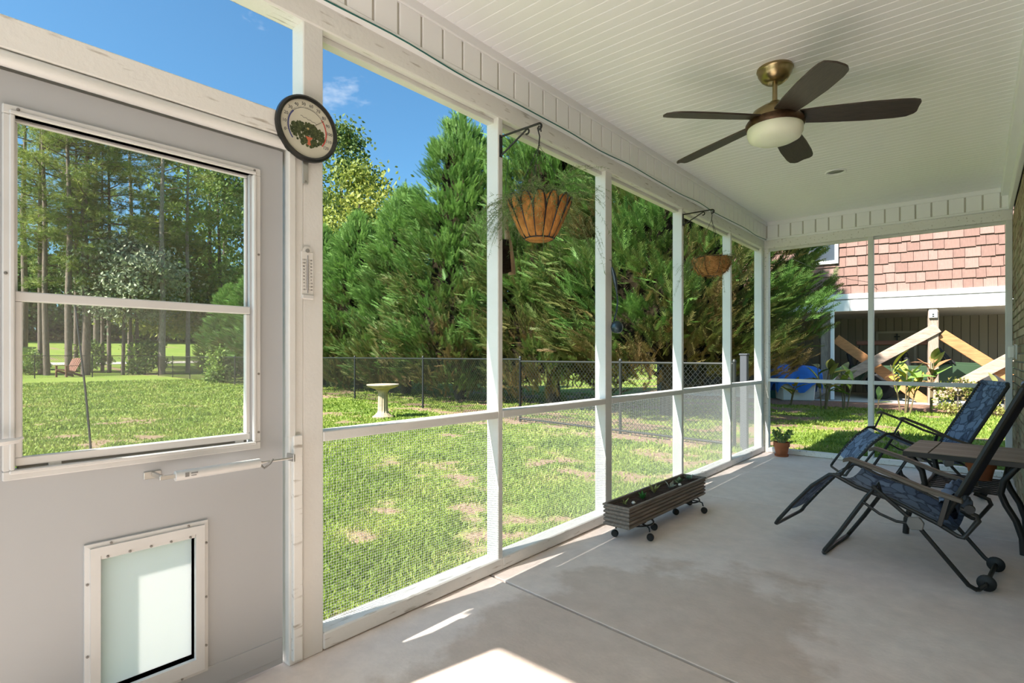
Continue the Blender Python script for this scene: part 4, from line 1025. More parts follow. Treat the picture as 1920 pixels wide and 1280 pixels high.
# ---- ground
def groundmat():
    m = bpy.data.materials.new('lawn_ground'); m.use_nodes = True; t = m.node_tree; b = t.nodes['Principled BSDF']; k = t.links.new
    c = t.nodes.new('ShaderNodeTexCoord'); a = t.nodes.new('ShaderNodeAttribute'); a.attribute_name = 'tint'
    def noise(sc, d_=5):
        n = t.nodes.new('ShaderNodeTexNoise'); n.inputs['Scale'].default_value = sc; n.inputs['Detail'].default_value = d_; k(c.outputs['Object'], n.inputs['Vector']); return n
    def ramp(src, p0, p1, c0, c1):
        r = t.nodes.new('ShaderNodeValToRGB'); e = r.color_ramp.elements; e[0].position = p0; e[1].position = p1; e[0].color = (*c0, 1); e[1].color = (*c1, 1); k(src, r.inputs[0]); return r
    g1 = ramp(noise(14, 6).outputs[0], 0.35, 0.65, (0.115, 0.175, 0.030), (0.235, 0.295, 0.065))
    g2 = ramp(noise(0.35, 3).outputs[0], 0.35, 0.65, (0.85, 0.95, 0.85), (1.12, 1.05, 0.95))
    mm = t.nodes.new('ShaderNodeMix'); mm.data_type = 'RGBA'; mm.blend_type = 'MULTIPLY'; mm.inputs[0].default_value = 1; k(g1.outputs[0], mm.inputs[6]); k(g2.outputs[0], mm.inputs[7])
    d_ = ramp(noise(22, 6).outputs[0], 0.3, 0.7, (0.165, 0.10, 0.065), (0.33, 0.235, 0.165))
    mx_ = t.nodes.new('ShaderNodeMix'); mx_.data_type = 'RGBA'; k(a.outputs['Fac'], mx_.inputs[0]); k(mm.outputs[2], mx_.inputs[6]); k(d_.outputs[0], mx_.inputs[7])
    k(mx_.outputs[2], b.inputs['Base Color']); b.inputs['Roughness'].default_value = 0.95; b.inputs['Specular IOR Level'].default_value = 0.1
    bp = t.nodes.new('ShaderNodeBump'); bp.inputs['Strength'].default_value = 0.7; bp.inputs['Distance'].default_value = 0.03; k(noise(30, 4).outputs[0], bp.inputs['Height']); k(bp.outputs[0], b.inputs['Normal'])
    return m
xs = np.concatenate([np.linspace(-170, -44, 36), np.linspace(-42, -14.5, 60), np.arange(-14, 3.01, 0.13), np.linspace(4, 40, 14)])
ys = np.concatenate([np.linspace(-60, -4, 22), np.arange(-3, 17.01, 0.13), np.linspace(18, 60, 30), np.linspace(65, 120, 8)])
XX, YY = np.meshgrid(xs, ys, indexing='ij')
ZZ = gz(XX, YY) + 0.012 * (vnoise(XX * 2, YY * 2, 5) - 0.5)
under = (XX > WX - 0.09) & (XX < 9) & (YY > -1.6) & (YY < BY + 0.1)
ZZ = np.where(under, -0.30, ZZ)
nx_, ny_ = XX.shape
idx = np.arange(nx_ * ny_).reshape(nx_, ny_)
a_, b_, c_, d_ = idx[:-1, :-1].ravel(), idx[1:, :-1].ravel(), idx[1:, 1:].ravel(), idx[:-1, 1:].ravel()
Tg = np.concatenate([np.stack([a_, b_, c_], 1), np.stack([a_, c_, d_], 1)])
ground = inst('ground', npmesh('ground', np.stack([XX.ravel(), YY.ravel(), ZZ.ravel()], 1), Tg, groundmat(), dirt(XX.ravel(), YY.ravel())))
tag(ground, 'green back lawn with bare brown patches, rising to a far slope', 'lawn', kind='structure')

# ---- unseen pale slab added behind the photographer, bounces sunlight into the porch
pt = MB().box(-7.0, 6.0, -9.0, -1.62, GZ - 0.06, GZ + 0.06).build('bounce_slab', mat('bounce_slab_concrete', (0.72, 0.70, 0.67), 0.8, var=0.1, vscale=2), None)
tag(pt, 'unseen pale slab added behind the porch to bounce sunlight inside', 'bounce_slab', kind='structure')
# ---- grass blades
GRASS = leafmat('grass', [(0, (0.10, 0.17, 0.02)), (0.45, (0.21, 0.30, 0.04)), (0.8, (0.34, 0.38, 0.085)), (1, (0.42, 0.36, 0.17))], 0.35)
g = np.random.default_rng(31)
N = 520000
rad = np.exp(g.uniform(np.log(2.1), np.log(34), N)); an = g.uniform(R(-12), R(102), N)        # angle from +Y towards -X
gxp, gyp = -np.sin(an) * rad, np.cos(an) * rad
MULCH_Y = 15.95
ok = ~((gxp > WX - 0.10) & (gyp < BY + 0.12)) & (gyp < MULCH_Y - 0.1)
dd = dirt(gxp, gyp)
ok &= g.uniform(0, 1, N) > dd * 0.93
ok &= ~((gyp > fence_y(gxp) + 0.4) & (gxp < -2.6) & (g.uniform(0, 1, N) > 0.35))
gxp, gyp, rad, dd = gxp[ok], gyp[ok], rad[ok], dd[ok]
n_ = len(gxp)
P_ = np.stack([gxp, gyp, gz(gxp, gyp) - 0.004], 1)
D_ = np.stack([g.normal(0, 0.55, n_), g.normal(0, 0.55, n_), np.ones(n_)], 1)
hgt = (0.022 + 0.032 * vnoise(gxp * 3, gyp * 3, 9)) * g.uniform(0.6, 1.3, n_) * (1 + rad / 26)
wdt = 0.0035 * (1 + rad / 3.2)
B_ = basis(D_, g.uniform(0, 6.28, n_))
V_ = np.stack([P_ - B_[:, 1] * wdt[:, None], P_ + B_[:, 1] * wdt[:, None], P_ + B_[:, 0] * hgt[:, None]], 1).reshape(-1, 3)
tin = np.clip(0.15 + 0.55 * vnoise(gxp * 1.7, gyp * 1.7, 11) + g.normal(0, 0.16, n_) + dd * 0.35, 0, 1)
gr = inst('grass', npmesh('grass', V_, np.arange(n_ * 3).reshape(-1, 3), GRASS, np.repeat(tin, 3)))
tag(gr, 'short bright green lawn grass outside the porch', 'grass', kind='stuff')

# ---- chain link fences
FENCE = mat('black_fence', (0.016, 0.018, 0.017), 0.45)
def chain_fence(label, pts, H, pitch, wr_, gate=False, name='chain_link_fence', bottom_rail=False, cat='fence'):
    t = thing(name, label, cat, (pts[0][0], pts[0][1], GZ))
    org = Vector((pts[0][0], pts[0][1]))
    P2 = [Vector((x, y)) - org for x, y in pts]
    for p in P2:
        MB().tube([(p.x, p.y, -0.05), (p.x, p.y, H + 0.03)], 0.026, 10).lathe([(0.031, 0), (0.031, 0.02), (0.016, 0.045), (0, 0.05)], 10, (p.x, p.y, H + 0.02)).build('post', FENCE, t, smooth=True)
    rows = [H] + ([0.06] if bottom_rail else [])
    for z_ in rows: MB().tube([(p.x, p.y, z_) for p in P2], 0.019, 8).build('top_rail' if z_ > 0.5 else 'bottom_rail', FENCE, t, smooth=True)
    m_ = MB()
    for A, B2 in zip(P2[:-1], P2[1:]):
        Ln = (B2 - A).length; d2 = (B2 - A) / Ln; nn = Vector((-d2.y, d2.x))
        z0_, z1_ = 0.03, H - 0.01; run = (z1_ - z0_) * 0.93
        s_ = -run
        while s_ < Ln:
            for sg in (0, 1):
                a0, b0 = s_, s_ + run
                lo, hi = max(0, a0), min(Ln, b0)
                if hi - lo > 0.02:
                    za = z0_ + (lo - a0) / run * (z1_ - z0_); zb_ = z0_ + (hi - a0) / run * (z1_ - z0_)
                    if sg: za, zb_ = z1_ + z0_ - za, z1_ + z0_ - zb_
                    off = nn * (wr_ * (1 if sg else -1))
                    q0 = A + d2 * lo + off; q1 = A + d2 * hi + off
                    m_.beam((q0.x, q0.y, za), (q1.x, q1.y, zb_), wr_ * 1.7, wr_ * 1.7, (0, 0, 1))
            s_ += pitch
    m_.build('wire_mesh', FENCE, t, kind='stuff')
    return t
side = [(-6.2, 8.27), (-6.93, 8.36), (-10.53, 8.89), (-14.28, 9.40), (-18.0, 9.78), (-21.6, 10.12), (-25.3, 10.47), (-29.0, 10.83), (-32.8, 11.19), (-36.6, 11.55), (-40.3, 11.9)]
chain_fence('black chain link fence along the side of the lawn before the evergreens', side[1:], 1.24, 0.078, 0.0026)
chain_fence('black chain link gate section next to the far porch corner', [(-2.62, 7.92), (-4.55, 8.12), (-6.93, 8.36)], 1.20, 0.078, 0.0026, name='fence_gate', bottom_rail=True, cat='gate')
chain_fence('black chain link fence across the far end of the lawn', [(-40.3, 11.9), (-40.6, 8.5), (-40.9, 5.9), (-41.0, 5.0), (-41.2, 1.5), (-41.4, -2)], 1.30, 0.11, 0.004)
dp = thing('corner_post', 'thick grey post standing beside the gate at the porch corner', 'post', (-2.42, 7.72, GZ))
MB().box(-0.045, 0.045, -0.045, 0.045, 0, 1.32).build('shaft', mat('grey_post', (0.055, 0.06, 0.072), 0.6), dp, bevel=0.006)
MB().box(-0.055, 0.055, -0.055, 0.055, 1.32, 1.345).build('cap', MATS['grey_post'], dp, bevel=0.006)

# ---- bird bath
STONE = mat('bath_stone', (0.43, 0.345, 0.235), 0.85, var=0.3, vscale=12, bump=0.4, bscale=60)
bb = thing('bird_bath', 'stone pedestal bird bath on the lawn before the chain link fence', 'bird bath', (-9.55, 6.97, GZ))
m_ = MB(); rows = []
for r_, z_ in [(0.215, 0.0), (0.22, 0.035), (0.18, 0.055), (0.15, 0.085), (0.118, 0.12), (0.108, 0.16), (0.098, 0.52), (0.110, 0.56), (0.150, 0.60)]:
    fl = 0.10 if 0.12 <= z_ <= 0.54 else 0.0
    rows.append([(r_ * (1 - fl * abs(math.sin(7 * a))) * math.cos(a), r_ * (1 - fl * abs(math.sin(7 * a))) * math.sin(a), z_) for a in [2 * math.pi * k / 84 for k in range(85)]])
m_.grid(rows).build('pedestal', STONE, bb, smooth=True)
MB().lathe([(0, 0.60), (0.14, 0.60), (0.24, 0.635), (0.315, 0.670), (0.338, 0.695), (0.330, 0.712), (0.300, 0.706), (0.22, 0.675), (0, 0.660)], 48).build('bowl', STONE, bb, smooth=True)

# ---- thin black pole leaning on the lawn outside the door
pA = on_z(176, 905, GZ); pT = on_x(140, 566, pA.x - 0.25)
po = MB().tube([(0, 0, 0), (pT - pA) * 0.5 + Vector((0.0, 0.012, 0)), pT - pA], [0.013, 0.011, 0.009], 6).build('garden_stake', FENCE, None, smooth=True, loc=pA)
tag(po, 'thin black leaning stake on the lawn seen through the door window', 'stake')

# ================================================================== TREES
def trunk_tube(pts, rads, n=8): return MB().tube(pts, rads, n)
BARK = mat('bark', (0.105, 0.085, 0.068), 0.95, var=0.5, vscale=6, stretch=(3, 3, 0.6), bump=1.0, bscale=14)
PBARK = mat('pine_bark', (0.17, 0.13, 0.105), 0.95, var=0.5, vscale=5, stretch=(3, 3, 0.8), bump=1.0, bscale=10)
# evergreen spray: flat feathery frond along +x
def frond():
    v = []; f = []
    def blade(p, d, L_, w_):
        d = np.array(d, float) / np.linalg.norm(d); sd = np.array([-d[1], d[0], 0.3]); o = len(v)
        v.extend([p - sd * w_, p + d * L_, p + sd * w_ + d * 0.02]); f.append((o, o + 1, o + 2))
    for k in range(9):
        x_ = 0.04 + 0.105 * k; p = np.array([x_, 0, -0.10 * x_ * x_])
        ln_ = 0.36 * (1 - 0.60 * x_)
        for s in (-1, 1): blade(p, (0.88, s * 0.58, 0.10 * ((k % 3) - 1)), ln_ * (1 + 0.15 * ((k * 7 + s) % 3 - 1)), 0.026)
    blade(np.array([0.10, 0, 0.0]), (1, 0.02, -0.05), 0.98, 0.026)
    return np.array(v), np.array(f)
FV, FT = frond()
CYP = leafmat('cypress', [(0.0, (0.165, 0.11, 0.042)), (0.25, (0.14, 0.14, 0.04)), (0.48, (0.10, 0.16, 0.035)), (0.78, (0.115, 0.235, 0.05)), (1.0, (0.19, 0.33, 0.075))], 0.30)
CORE = mat('twig_shade_brown', (0.022, 0.018, 0.011), 1.0, spec=0.0, var=0.5, vscale=8, bump=1.0, bscale=20)  # very dark brown: dead twigs and the painted shade between them
def cypress_mesh(H, Rm, seed, nbr, z0=0.75):
    g = np.random.default_rng(seed); Ps, Ds, Ss, Ts = [], [], [], []
    for i in range(nbr):
        k = g.uniform(0, 1) ** 1.25; z = z0 + k * (H - z0 - 0.25)
        pr_ = (1 - k) ** 0.62 * (0.72 + 0.28 * min(1, k * 5 + 0.15))
        a = g.uniform(0, 2 * np.pi); Rr = Rm * pr_ * g.uniform(0.78, 1.16) + 0.08
        el = R(g.uniform(22, 50)) if k < 0.85 else R(g.uniform(50, 80))
        d0 = np.array([np.cos(a) * np.cos(el), np.sin(a) * np.cos(el), np.sin(el)])
        tip = np.array([np.cos(a) * Rr, np.sin(a) * Rr, z]); nf = int(26 + 22 * pr_)
        L_ = 0.25 + 0.75 * pr_
        tb_ = g.normal(-0.04, 0.15)
        for j in range(nf):
            u_ = g.uniform(0, 1) ** 0.6; p = tip - d0 * L_ * (1 - u_) + g.normal(0, 0.10 + 0.07 * pr_, 3) * (1.15 - 0.7 * u_)
            d_ = d0 + g.normal(0, 0.26, 3) + np.array([0, 0, 0.08])
            Ps.append(p); Ds.append(d_); Ss.append(g.uniform(0.22, 0.38) * (0.8 + 0.3 * pr_))
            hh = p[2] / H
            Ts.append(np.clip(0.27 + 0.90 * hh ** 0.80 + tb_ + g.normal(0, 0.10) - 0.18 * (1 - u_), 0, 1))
    Ps, Ds, Ss, Ts = map(np.array, (Ps, Ds, Ss, Ts))
    # leader
    n2 = 40; zz = H - g.uniform(0, 0.9, n2)
    Ps = np.concatenate([Ps, np.stack([g.normal(0, .05, n2), g.normal(0, .05, n2), zz], 1)]); Ds = np.concatenate([Ds, np.stack([g.normal(0, .4, n2), g.normal(0, .4, n2), np.ones(n2)], 1)])
    Ss = np.concatenate([Ss, np.full(n2, 0.28)]); Ts = np.concatenate([Ts, g.uniform(0.7, 1, n2)])
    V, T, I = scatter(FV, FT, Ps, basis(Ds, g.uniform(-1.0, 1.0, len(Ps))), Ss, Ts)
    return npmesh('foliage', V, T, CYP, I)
def core_mesh(H, Rm, seed):  # opaque hull added inside the crown to block light and darken gaps
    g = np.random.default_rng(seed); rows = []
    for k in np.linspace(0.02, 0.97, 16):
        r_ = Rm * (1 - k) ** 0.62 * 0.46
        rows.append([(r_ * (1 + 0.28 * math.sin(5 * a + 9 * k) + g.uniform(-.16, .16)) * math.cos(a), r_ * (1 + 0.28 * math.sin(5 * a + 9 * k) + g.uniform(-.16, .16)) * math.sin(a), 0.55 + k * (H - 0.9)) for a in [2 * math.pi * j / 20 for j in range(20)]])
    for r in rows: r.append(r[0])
    return MB().grid(rows).mesh('twig_shade_hull', CORE)
cyp_src = [(cypress_mesh(9.0, 2.35, 101, 560), core_mesh(9.0, 2.35, 1)), (cypress_mesh(7.2, 2.15, 102, 460), core_mesh(7.2, 2.15, 2))]
stem_me = trunk_tube([(0, 0, -0.1), (0.03, 0.02, 1.2), (0, 0, 5.5)], [0.19, 0.15, 0.03], 9).mesh('trunk', BARK, smooth=True)
limb_me = [MB().tube([(0, 0, 0), (0.5, 0.05, 0.12), (1.3, 0.1, 0.55)], [0.05, 0.035, 0.012], 6).mesh('branch', BARK, smooth=True)]
def cypress(label, x, y, src, sc, rz, lift=0.0):
    t = thing('evergreen_tree', label, 'tree', (x, y, float(gz(x, y))), rz, 'evergreens beyond the chain link fence')
    t.scale = (sc[0], sc[0], sc[1])
    inst('foliage', cyp_src[src][0], t, (0, 0, lift), kind='stuff'); inst('twig_shade_hull', cyp_src[src][1], t, (0, 0, lift)); inst('trunk', stem_me, t)
    for k in range(5): inst('branch', limb_me[0], t, (0, 0, 0.45 + 0.22 * k), (0, -0.2, k * 2.3))
    return t
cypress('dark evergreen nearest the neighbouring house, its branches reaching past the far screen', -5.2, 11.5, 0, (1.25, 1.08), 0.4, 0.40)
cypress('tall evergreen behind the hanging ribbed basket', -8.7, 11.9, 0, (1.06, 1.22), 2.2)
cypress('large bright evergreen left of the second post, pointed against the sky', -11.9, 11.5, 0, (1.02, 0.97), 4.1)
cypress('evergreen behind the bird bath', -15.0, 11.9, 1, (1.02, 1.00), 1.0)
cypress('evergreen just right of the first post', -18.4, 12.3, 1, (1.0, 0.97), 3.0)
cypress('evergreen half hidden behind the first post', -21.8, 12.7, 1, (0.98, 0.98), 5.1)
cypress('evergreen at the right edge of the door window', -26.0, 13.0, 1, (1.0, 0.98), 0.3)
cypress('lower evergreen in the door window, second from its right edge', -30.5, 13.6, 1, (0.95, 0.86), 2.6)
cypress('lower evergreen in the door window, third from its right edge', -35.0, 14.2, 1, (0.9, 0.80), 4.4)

# broad-leaved trees
LV = np.array([[0, 0, 0], [0.5, 0.30, 0.05], [1.0, 0, -0.10], [0.5, -0.30, 0.05]]); LT = np.array([[0, 1, 2], [0, 2, 3]])
def crown_mesh(name, H, z0, Rc, seed, nclump, nleaf, size, m, lo=0.0, hi=1.0, cl=0.8):
    g = np.random.default_rng(seed); Ps, Ts = [], []
    for i in range(nclump):
        k = g.uniform(0, 1); z = z0 + k * (H - z0); pr_ = math.sqrt(max(0.02, 1 - (2 * k - 0.85) ** 2 * 0.8)) * (1 if k < 0.8 else 1 - (k - 0.8) * 3.2)
        a = g.uniform(0, 6.283); r_ = Rc * pr_ * g.uniform(0.35, 1.0) ** 0.6
        c_ = np.array([r_ * np.cos(a), r_ * np.sin(a), z]); tb_ = g.uniform(lo, hi)
        q = g.normal(0, 1, (nleaf, 3)) * np.array([cl, cl, cl * 0.55]) * g.uniform(0.6, 1.1)
        Ps.append(c_ + q); Ts.append(np.clip(tb_ + g.normal(0, 0.13, nleaf), 0, 1))
    Ps = np.concatenate(Ps); Ts = np.concatenate(Ts); n_ = len(Ps)
    D = g.normal(0, 1, (n_, 3)); D[:, 2] -= 0.25
    V, T, I = scatter(LV, LT, Ps, basis(D, g.uniform(0, 6.28, n_)), g.uniform(0.7, 1.3, n_) * size, Ts)
    return npmesh(name, V, T, m, I)
OAK = leafmat('oak_leaf', [(0, (0.040, 0.075, 0.018)), (0.6, (0.095, 0.155, 0.035)), (1, (0.20, 0.24, 0.06))], 0.35)
GUM = leafmat('yellow_leaf', [(0, (0.12, 0.17, 0.03)), (0.6, (0.25, 0.29, 0.05)), (1, (0.37, 0.37, 0.075))], 0.4)
MIDG = leafmat('mid_leaf', [(0, (0.07, 0.13, 0.025)), (0.6, (0.16, 0.26, 0.05)), (1, (0.32, 0.40, 0.09))], 0.4)
GREYL = leafmat('grey_leaf', [(0, (0.13, 0.17, 0.09)), (0.6, (0.27, 0.31, 0.19)), (1, (0.46, 0.48, 0.33))], 0.25)
def broad(label, x, y, H, z0, Rc, seed, ncl, nl, size, m, trunks=((0, 0, 0.16),), lo=0.0, hi=1.0, cl=0.8, group='broad-leaved trees', name='broadleaf_tree', bark=BARK):
    t = thing(name, label, 'tree', (x, y, float(gz(x, y))), 0, group)
    inst('foliage', crown_mesh('foliage', H, z0, Rc, seed, ncl, nl, size, m, lo, hi, cl), t, kind='stuff')
    for (a, b, r_) in trunks: MB().tube([(a, b, -0.2), (a * 0.9 + 0.05, b * 0.9, H * 0.35), (a * 0.6, b * 0.6, H * 0.85)], [r_, r_ * 0.8, r_ * 0.2], 8).build('trunk', bark, t, smooth=True)
    return t
broad('tall dark green tree beside the first post against the sky', -33.0, 20.7, 16.7, 2.5, 2.9, 201, 90, 130, 0.30, OAK, ((0, 0, 0.25),), 0.1, 0.9, 0.75)
broad('yellow green tree top rising behind the evergreens right of the first post', -26.0, 17.4, 11.6, 2.0, 2.6, 202, 70, 110, 0.27, GUM, ((0, 0, 0.2),), 0.1, 0.9, 0.7)
broad('mid green tree at the right side of the door window', -50.0, 18.6, 19.0, 3.2, 4.6, 203, 120, 120, 0.36, MIDG, ((0, 0, 0.28), (1.2, 0.5, 0.2)), 0.0, 0.8, 1.0)
broad('yellowish green understorey tree between the two pine trunks in the door window', -48.5, 14.4, 11.5, 3.0, 3.2, 204, 80, 110, 0.32, GUM, ((0, 0, 0.14),), 0.0, 0.7, 0.8)
broad('pale grey green small tree in the middle of the door window', -44.5, on_x(245, 600, -44.5).y, 9.0, 4.3, 2.9, 205, 80, 150, 0.25, GREYL, ((0, 0.4, 0.15), (0.6, -0.6, 0.13), (-0.5, 0.1, 0.12)), 0.0, 1.0, 0.75)
# dark wood far up the slope
wood_src = [crown_mesh('foliage', 15, 0.3, 6.0, 301, 70, 90, 0.62, OAK, 0, 0.6, 1.6), crown_mesh('foliage', 13, 0.3, 6.5, 302, 70, 90, 0.62, MIDG, 0, 0.35, 1.6)]
wt_me = MB().tube([(0, 0, -0.3), (0, 0, 9)], [0.35, 0.12], 8).mesh('trunk', BARK, smooth=True)
gg = random.Random(77)
for i in range(15):
    x_ = -104 - gg.uniform(0, 12); y_ = -12 + i * 5.4 + gg.uniform(-1, 1)
    t = thing('woodland_tree', 'dark broad tree in the wood at the top of the far slope', 'tree', (x_, y_, float(gz(x_, y_)) - 0.1), gg.uniform(0, 6), 'wood at the top of the far slope')
    k = gg.uniform(0.85, 1.2); t.scale = (k, k, k)
    inst('foliage', wood_src[i % 2], t, kind='stuff'); inst('trunk', wt_me, t)

# pines
def needle_tuft():
    g = np.random.default_rng(55); v = []; f = []
    for k in range(13):
        d = g.normal(0, 1, 3); d[0] = abs(d[0]) + 0.2; d /= np.linalg.norm(d); sd = np.cross(d, g.normal(0, 1, 3)); sd /= np.linalg.norm(sd); o = len(v)
        v.extend([-sd * 0.035, sd * 0.035, d]); f.append((o, o + 1, o + 2))
    return np.array(v), np.array(f)
NV, NT = needle_tuft()
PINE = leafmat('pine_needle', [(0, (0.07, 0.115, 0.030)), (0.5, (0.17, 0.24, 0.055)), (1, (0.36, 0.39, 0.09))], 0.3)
def pine_mesh(H, zc, Rc, seed, nb, ntuft=42):
    g = np.random.default_rng(seed); Ps, Ds, Ts = [], [], []; br = MB()
    for i in range(nb):
        k = (i + g.uniform(0, 1)) / nb; z = zc + k * (H - zc); a = g.uniform(0, 6.283)
        L_ = Rc * (0.35 + 0.65 * math.sin(math.pi * min(1, 0.25 + 0.75 * (1 - k)))) * g.uniform(0.6, 1.1); up = g.uniform(-0.05, 0.45)
        d = np.array([np.cos(a), np.sin(a), up]); d /= np.linalg.norm(d); e = np.array([0, 0, z]) + d * L_
        m1 = np.array([0, 0, z]) + d * L_ * 0.5 + np.array([0, 0, -0.12])
        br.tube([(0, 0, z), tuple(m1), tuple(e)], [0.055, 0.04, 0.012], 5)
        for j in range(ntuft):
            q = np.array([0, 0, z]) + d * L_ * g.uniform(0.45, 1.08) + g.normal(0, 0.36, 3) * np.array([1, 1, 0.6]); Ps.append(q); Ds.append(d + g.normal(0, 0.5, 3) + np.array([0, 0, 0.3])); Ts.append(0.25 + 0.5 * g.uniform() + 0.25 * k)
    Ps, Ds, Ts = map(np.array, (Ps, Ds, Ts))
    V, T, I = scatter(NV, NT, Ps, basis(Ds, g.uniform(0, 6, len(Ps))), g.uniform(0.30, 0.46, len(Ps)), np.clip(Ts + g.normal(0, .12, len(Ts)), 0, 1))
    tr = MB().tube([(0, 0, -0.3), (0.08, 0.02, H * 0.25), (-0.06, 0.05, H * 0.55), (0.1, 0, H * 0.8), (0.05, 0, H * 0.98)], [0.24, 0.20, 0.165, 0.10, 0.03], 10).mesh('trunk', PBARK, smooth=True)
    return npmesh('needles', V, T, PINE, I), tr, br.mesh('branches', PBARK)
pine_src = [pine_mesh(26, 12.5, 3.4, 401, 34), pine_mesh(24, 9.5, 3.2, 402, 36), pine_mesh(21, 6.5, 3.0, 403, 36)]
pale_trunk = pine_src[0][1].copy(); pale_trunk.materials[0] = mat('pale_pine_bark', (0.33, 0.26, 0.22), 0.95, var=0.5, vscale=5, stretch=(3, 3, 0.8), bump=1.0, bscale=10)
def pine(label, u, x, src, s, rz, lean=0.0, tw=1.0):
    q = on_x(u, 690, x); y = q.y
    # crown top seen against the header of the door: height from distance
    D = (q - EYE).dot(FW); top = CAMH + (HZ - (150 + 0.19 * u)) / FPX * D - float(gz(x, y))
    s = s * top / (26, 24, 21)[src]
    t = thing('pine_tree', label, 'tree', (x, y, float(gz(x, y))), rz, 'pines beyond the far fence')
    t.scale = (min(1.0, s * 1.15),) * 2 + (s,); t.rotation_euler = (lean, 0, rz)
    a, b, c_ = pine_src[src]
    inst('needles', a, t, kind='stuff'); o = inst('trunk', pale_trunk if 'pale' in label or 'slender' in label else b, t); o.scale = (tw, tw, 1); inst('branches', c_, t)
pine('pine with a bare pale trunk, right of the middle of the door window', 303, -42.6, 0, 1.00, 0.5, 0.0, 1.15)
pine('slender pine, rightmost trunk in the door window', 352, -44.5, 0, 1.00, 2.2, 0.0, 0.8)
pine('pine at the far left edge of the door window', 44, -52, 1, 1.00, 1.0)
pine('thin pine trunk second from the left in the door window', 76, -46, 1, 1.00, 3.1, 0.0, 0.75)
pine('leaning pine trunk left of the stake in the door window', 88, -45, 2, 1.00, 4.0, -0.02, 0.75)
pine('thick pine trunk in front of the path, left of the stake', 129, -44, 0, 1.00, 5.2, 0.0, 1.1)
pine('pine trunk just left of the stake behind the thick one', 142, -47, 1, 1.00, 0.2, 0.0, 0.7)
pine('thick pine trunk right of the stake in the door window', 160, -44.5, 2, 1.00, 1.7, 0.0, 1.15)
pine('thin trunk left of the grey green tree in the door window', 192, -47, 2, 1.00, 2.9, 0.0, 0.5)
pine('thin trunk in front of the grey green tree in the door window', 205, -46, 1, 1.00, 3.8, 0.0, 0.6)
pine('far pine behind the grey green tree', 245, -60, 0, 1.00, 4.9)
pine('far pine at the left side of the door window', 20, -64, 0, 1.00, 0.9)
pine('far pine in the gap left of the bare trunk', 180, -66, 1, 1.00, 2.5)
pine('far pine behind the mid green tree', 420, -62, 1, 1.00, 5.5)

# low shrubs, path, chair and planter beyond the far fence
PALE = mat('pale_gravel', (0.62, 0.55, 0.47), 0.95, var=0.2, vscale=3)
pth = MB()
for (pts, wdt_, nm, lb) in (([(-54, -30), (-54.5, -5), (-55, 12), (-56, 24)], 2.6, 'path', 'pale gravel path beyond the far fence'), ([(-120, -30), (-103, -8), (-96, 3.0), (-92, 8.5)], 4.0, 'driveway', 'pale driveway on the far slope at the left edge of the window')):
    rows = []
    for x_, y_ in pts: rows.append([(x_ + s * wdt_ / 2, y_, float(gz(x_ + s * wdt_ / 2, y_)) + 0.04) for s in (-1, 1)])
    # follow the slope closely
    R2_ = []
    for r0, r1 in zip(rows[:-1], rows[1:]):
        for k in range(12): R2_.append([tuple(Vector(a).lerp(Vector(b), k / 12)) for a, b in zip(r0, r1)])
    R2_.append(rows[-1])
    o = MB().grid([[(p[0], p[1], float(gz(p[0], p[1])) + 0.04) for p in r] for r in R2_]).build(nm, PALE, None, solid=0.03)
    tag(o, lb, nm, kind='structure')
shrub_src = crown_mesh('foliage', 1.5, 0.1, 0.75, 501, 26, 70, 0.16, MIDG, 0.1, 0.9, 0.26)
for i, (u, x_, s, lb) in enumerate(((62, -46, 0.9, 'low green shrub behind the far fence near the left pines'), (170, -47, 1.3, 'bright green shrub right of the thick pine trunks'), (272, -44, 1.4, 'low shrub behind the corner of the far fence'), (418, -27.5, 1.0, 'young green sapling inside the side fence seen through the door window'))):
    y_ = on_x(u, 690, x_).y
    t = thing('shrub', lb, 'shrub', (x_, y_, float(gz(x_, y_)))); t.scale = (s, s, s)
    inst('foliage', shrub_src, t, (0, 0, 0), kind='stuff'); MB().tube([(0, 0, 0), (0, 0, 0.9)], [0.03, 0.01], 5).build('stem', BARK, t)
RED = mat('red_cedar', (0.22, 0.08, 0.045), 0.7, var=0.3, vscale=6)
yA = on_x(131, 690, -42.3).y
ad = thing('adirondack_chair', 'red brown slatted garden chair beyond the far fence', 'chair', (-42.3, yA, GZ), R(-60))
ad.scale = (1.15,) * 3
for k in range(6): MB().beam((-0.05, -0.25 + k * 0.10, 0.30), (-0.42, -0.25 + k * 0.10 + (k - 2.5) * 0.012, 1.02 - 0.02 * abs(k - 2.5)), 0.085, 0.02, (1, 0, 0.4)).build('back_slat', RED, ad)
for k in range(5): MB().box(0.0 + k * 0.10, 0.085 + k * 0.10, -0.28, 0.28, 0.30 + k * 0.022, 0.32 + k * 0.022).build('seat_slat', RED, ad)
for s in (-1, 1):
    MB().box(-0.30, 0.52, s * 0.36 - 0.07, s * 0.36 + 0.07, 0.58, 0.605).build('arm', RED, ad)
    MB().box(0.40, 0.50, s * 0.32 - 0.015, s * 0.32 + 0.015, 0, 0.58).build('leg', RED, ad)
    MB().beam((0.5, s * 0.29, 0.36), (-0.45, s * 0.29, 0.03), 0.03, 0.11).build('leg', RED, ad)
yT = on_x(38, 660, -50).y
gp = thing('stone_urn', 'pale green pedestal urn beyond the far fence at the left edge of the window', 'urn', (-50, yT, float(gz(-50, yT))))
MB().lathe([(0.55, 0), (0.55, 0.12), (0.34, 0.22), (0.30, 0.5), (0.40, 0.8), (0.70, 1.05), (0.85, 1.12), (0.85, 1.2), (0.7, 1.2), (0, 1.1)], 20).build('bowl', mat('pale_green_stone', (0.22, 0.30, 0.20), 0.8), gp, smooth=True)
MB().lathe([(0, 0), (0.6, 0), (0.6, 0.08), (0, 0.08)], 4).build('plinth', MATS['pale_green_stone'], gp)
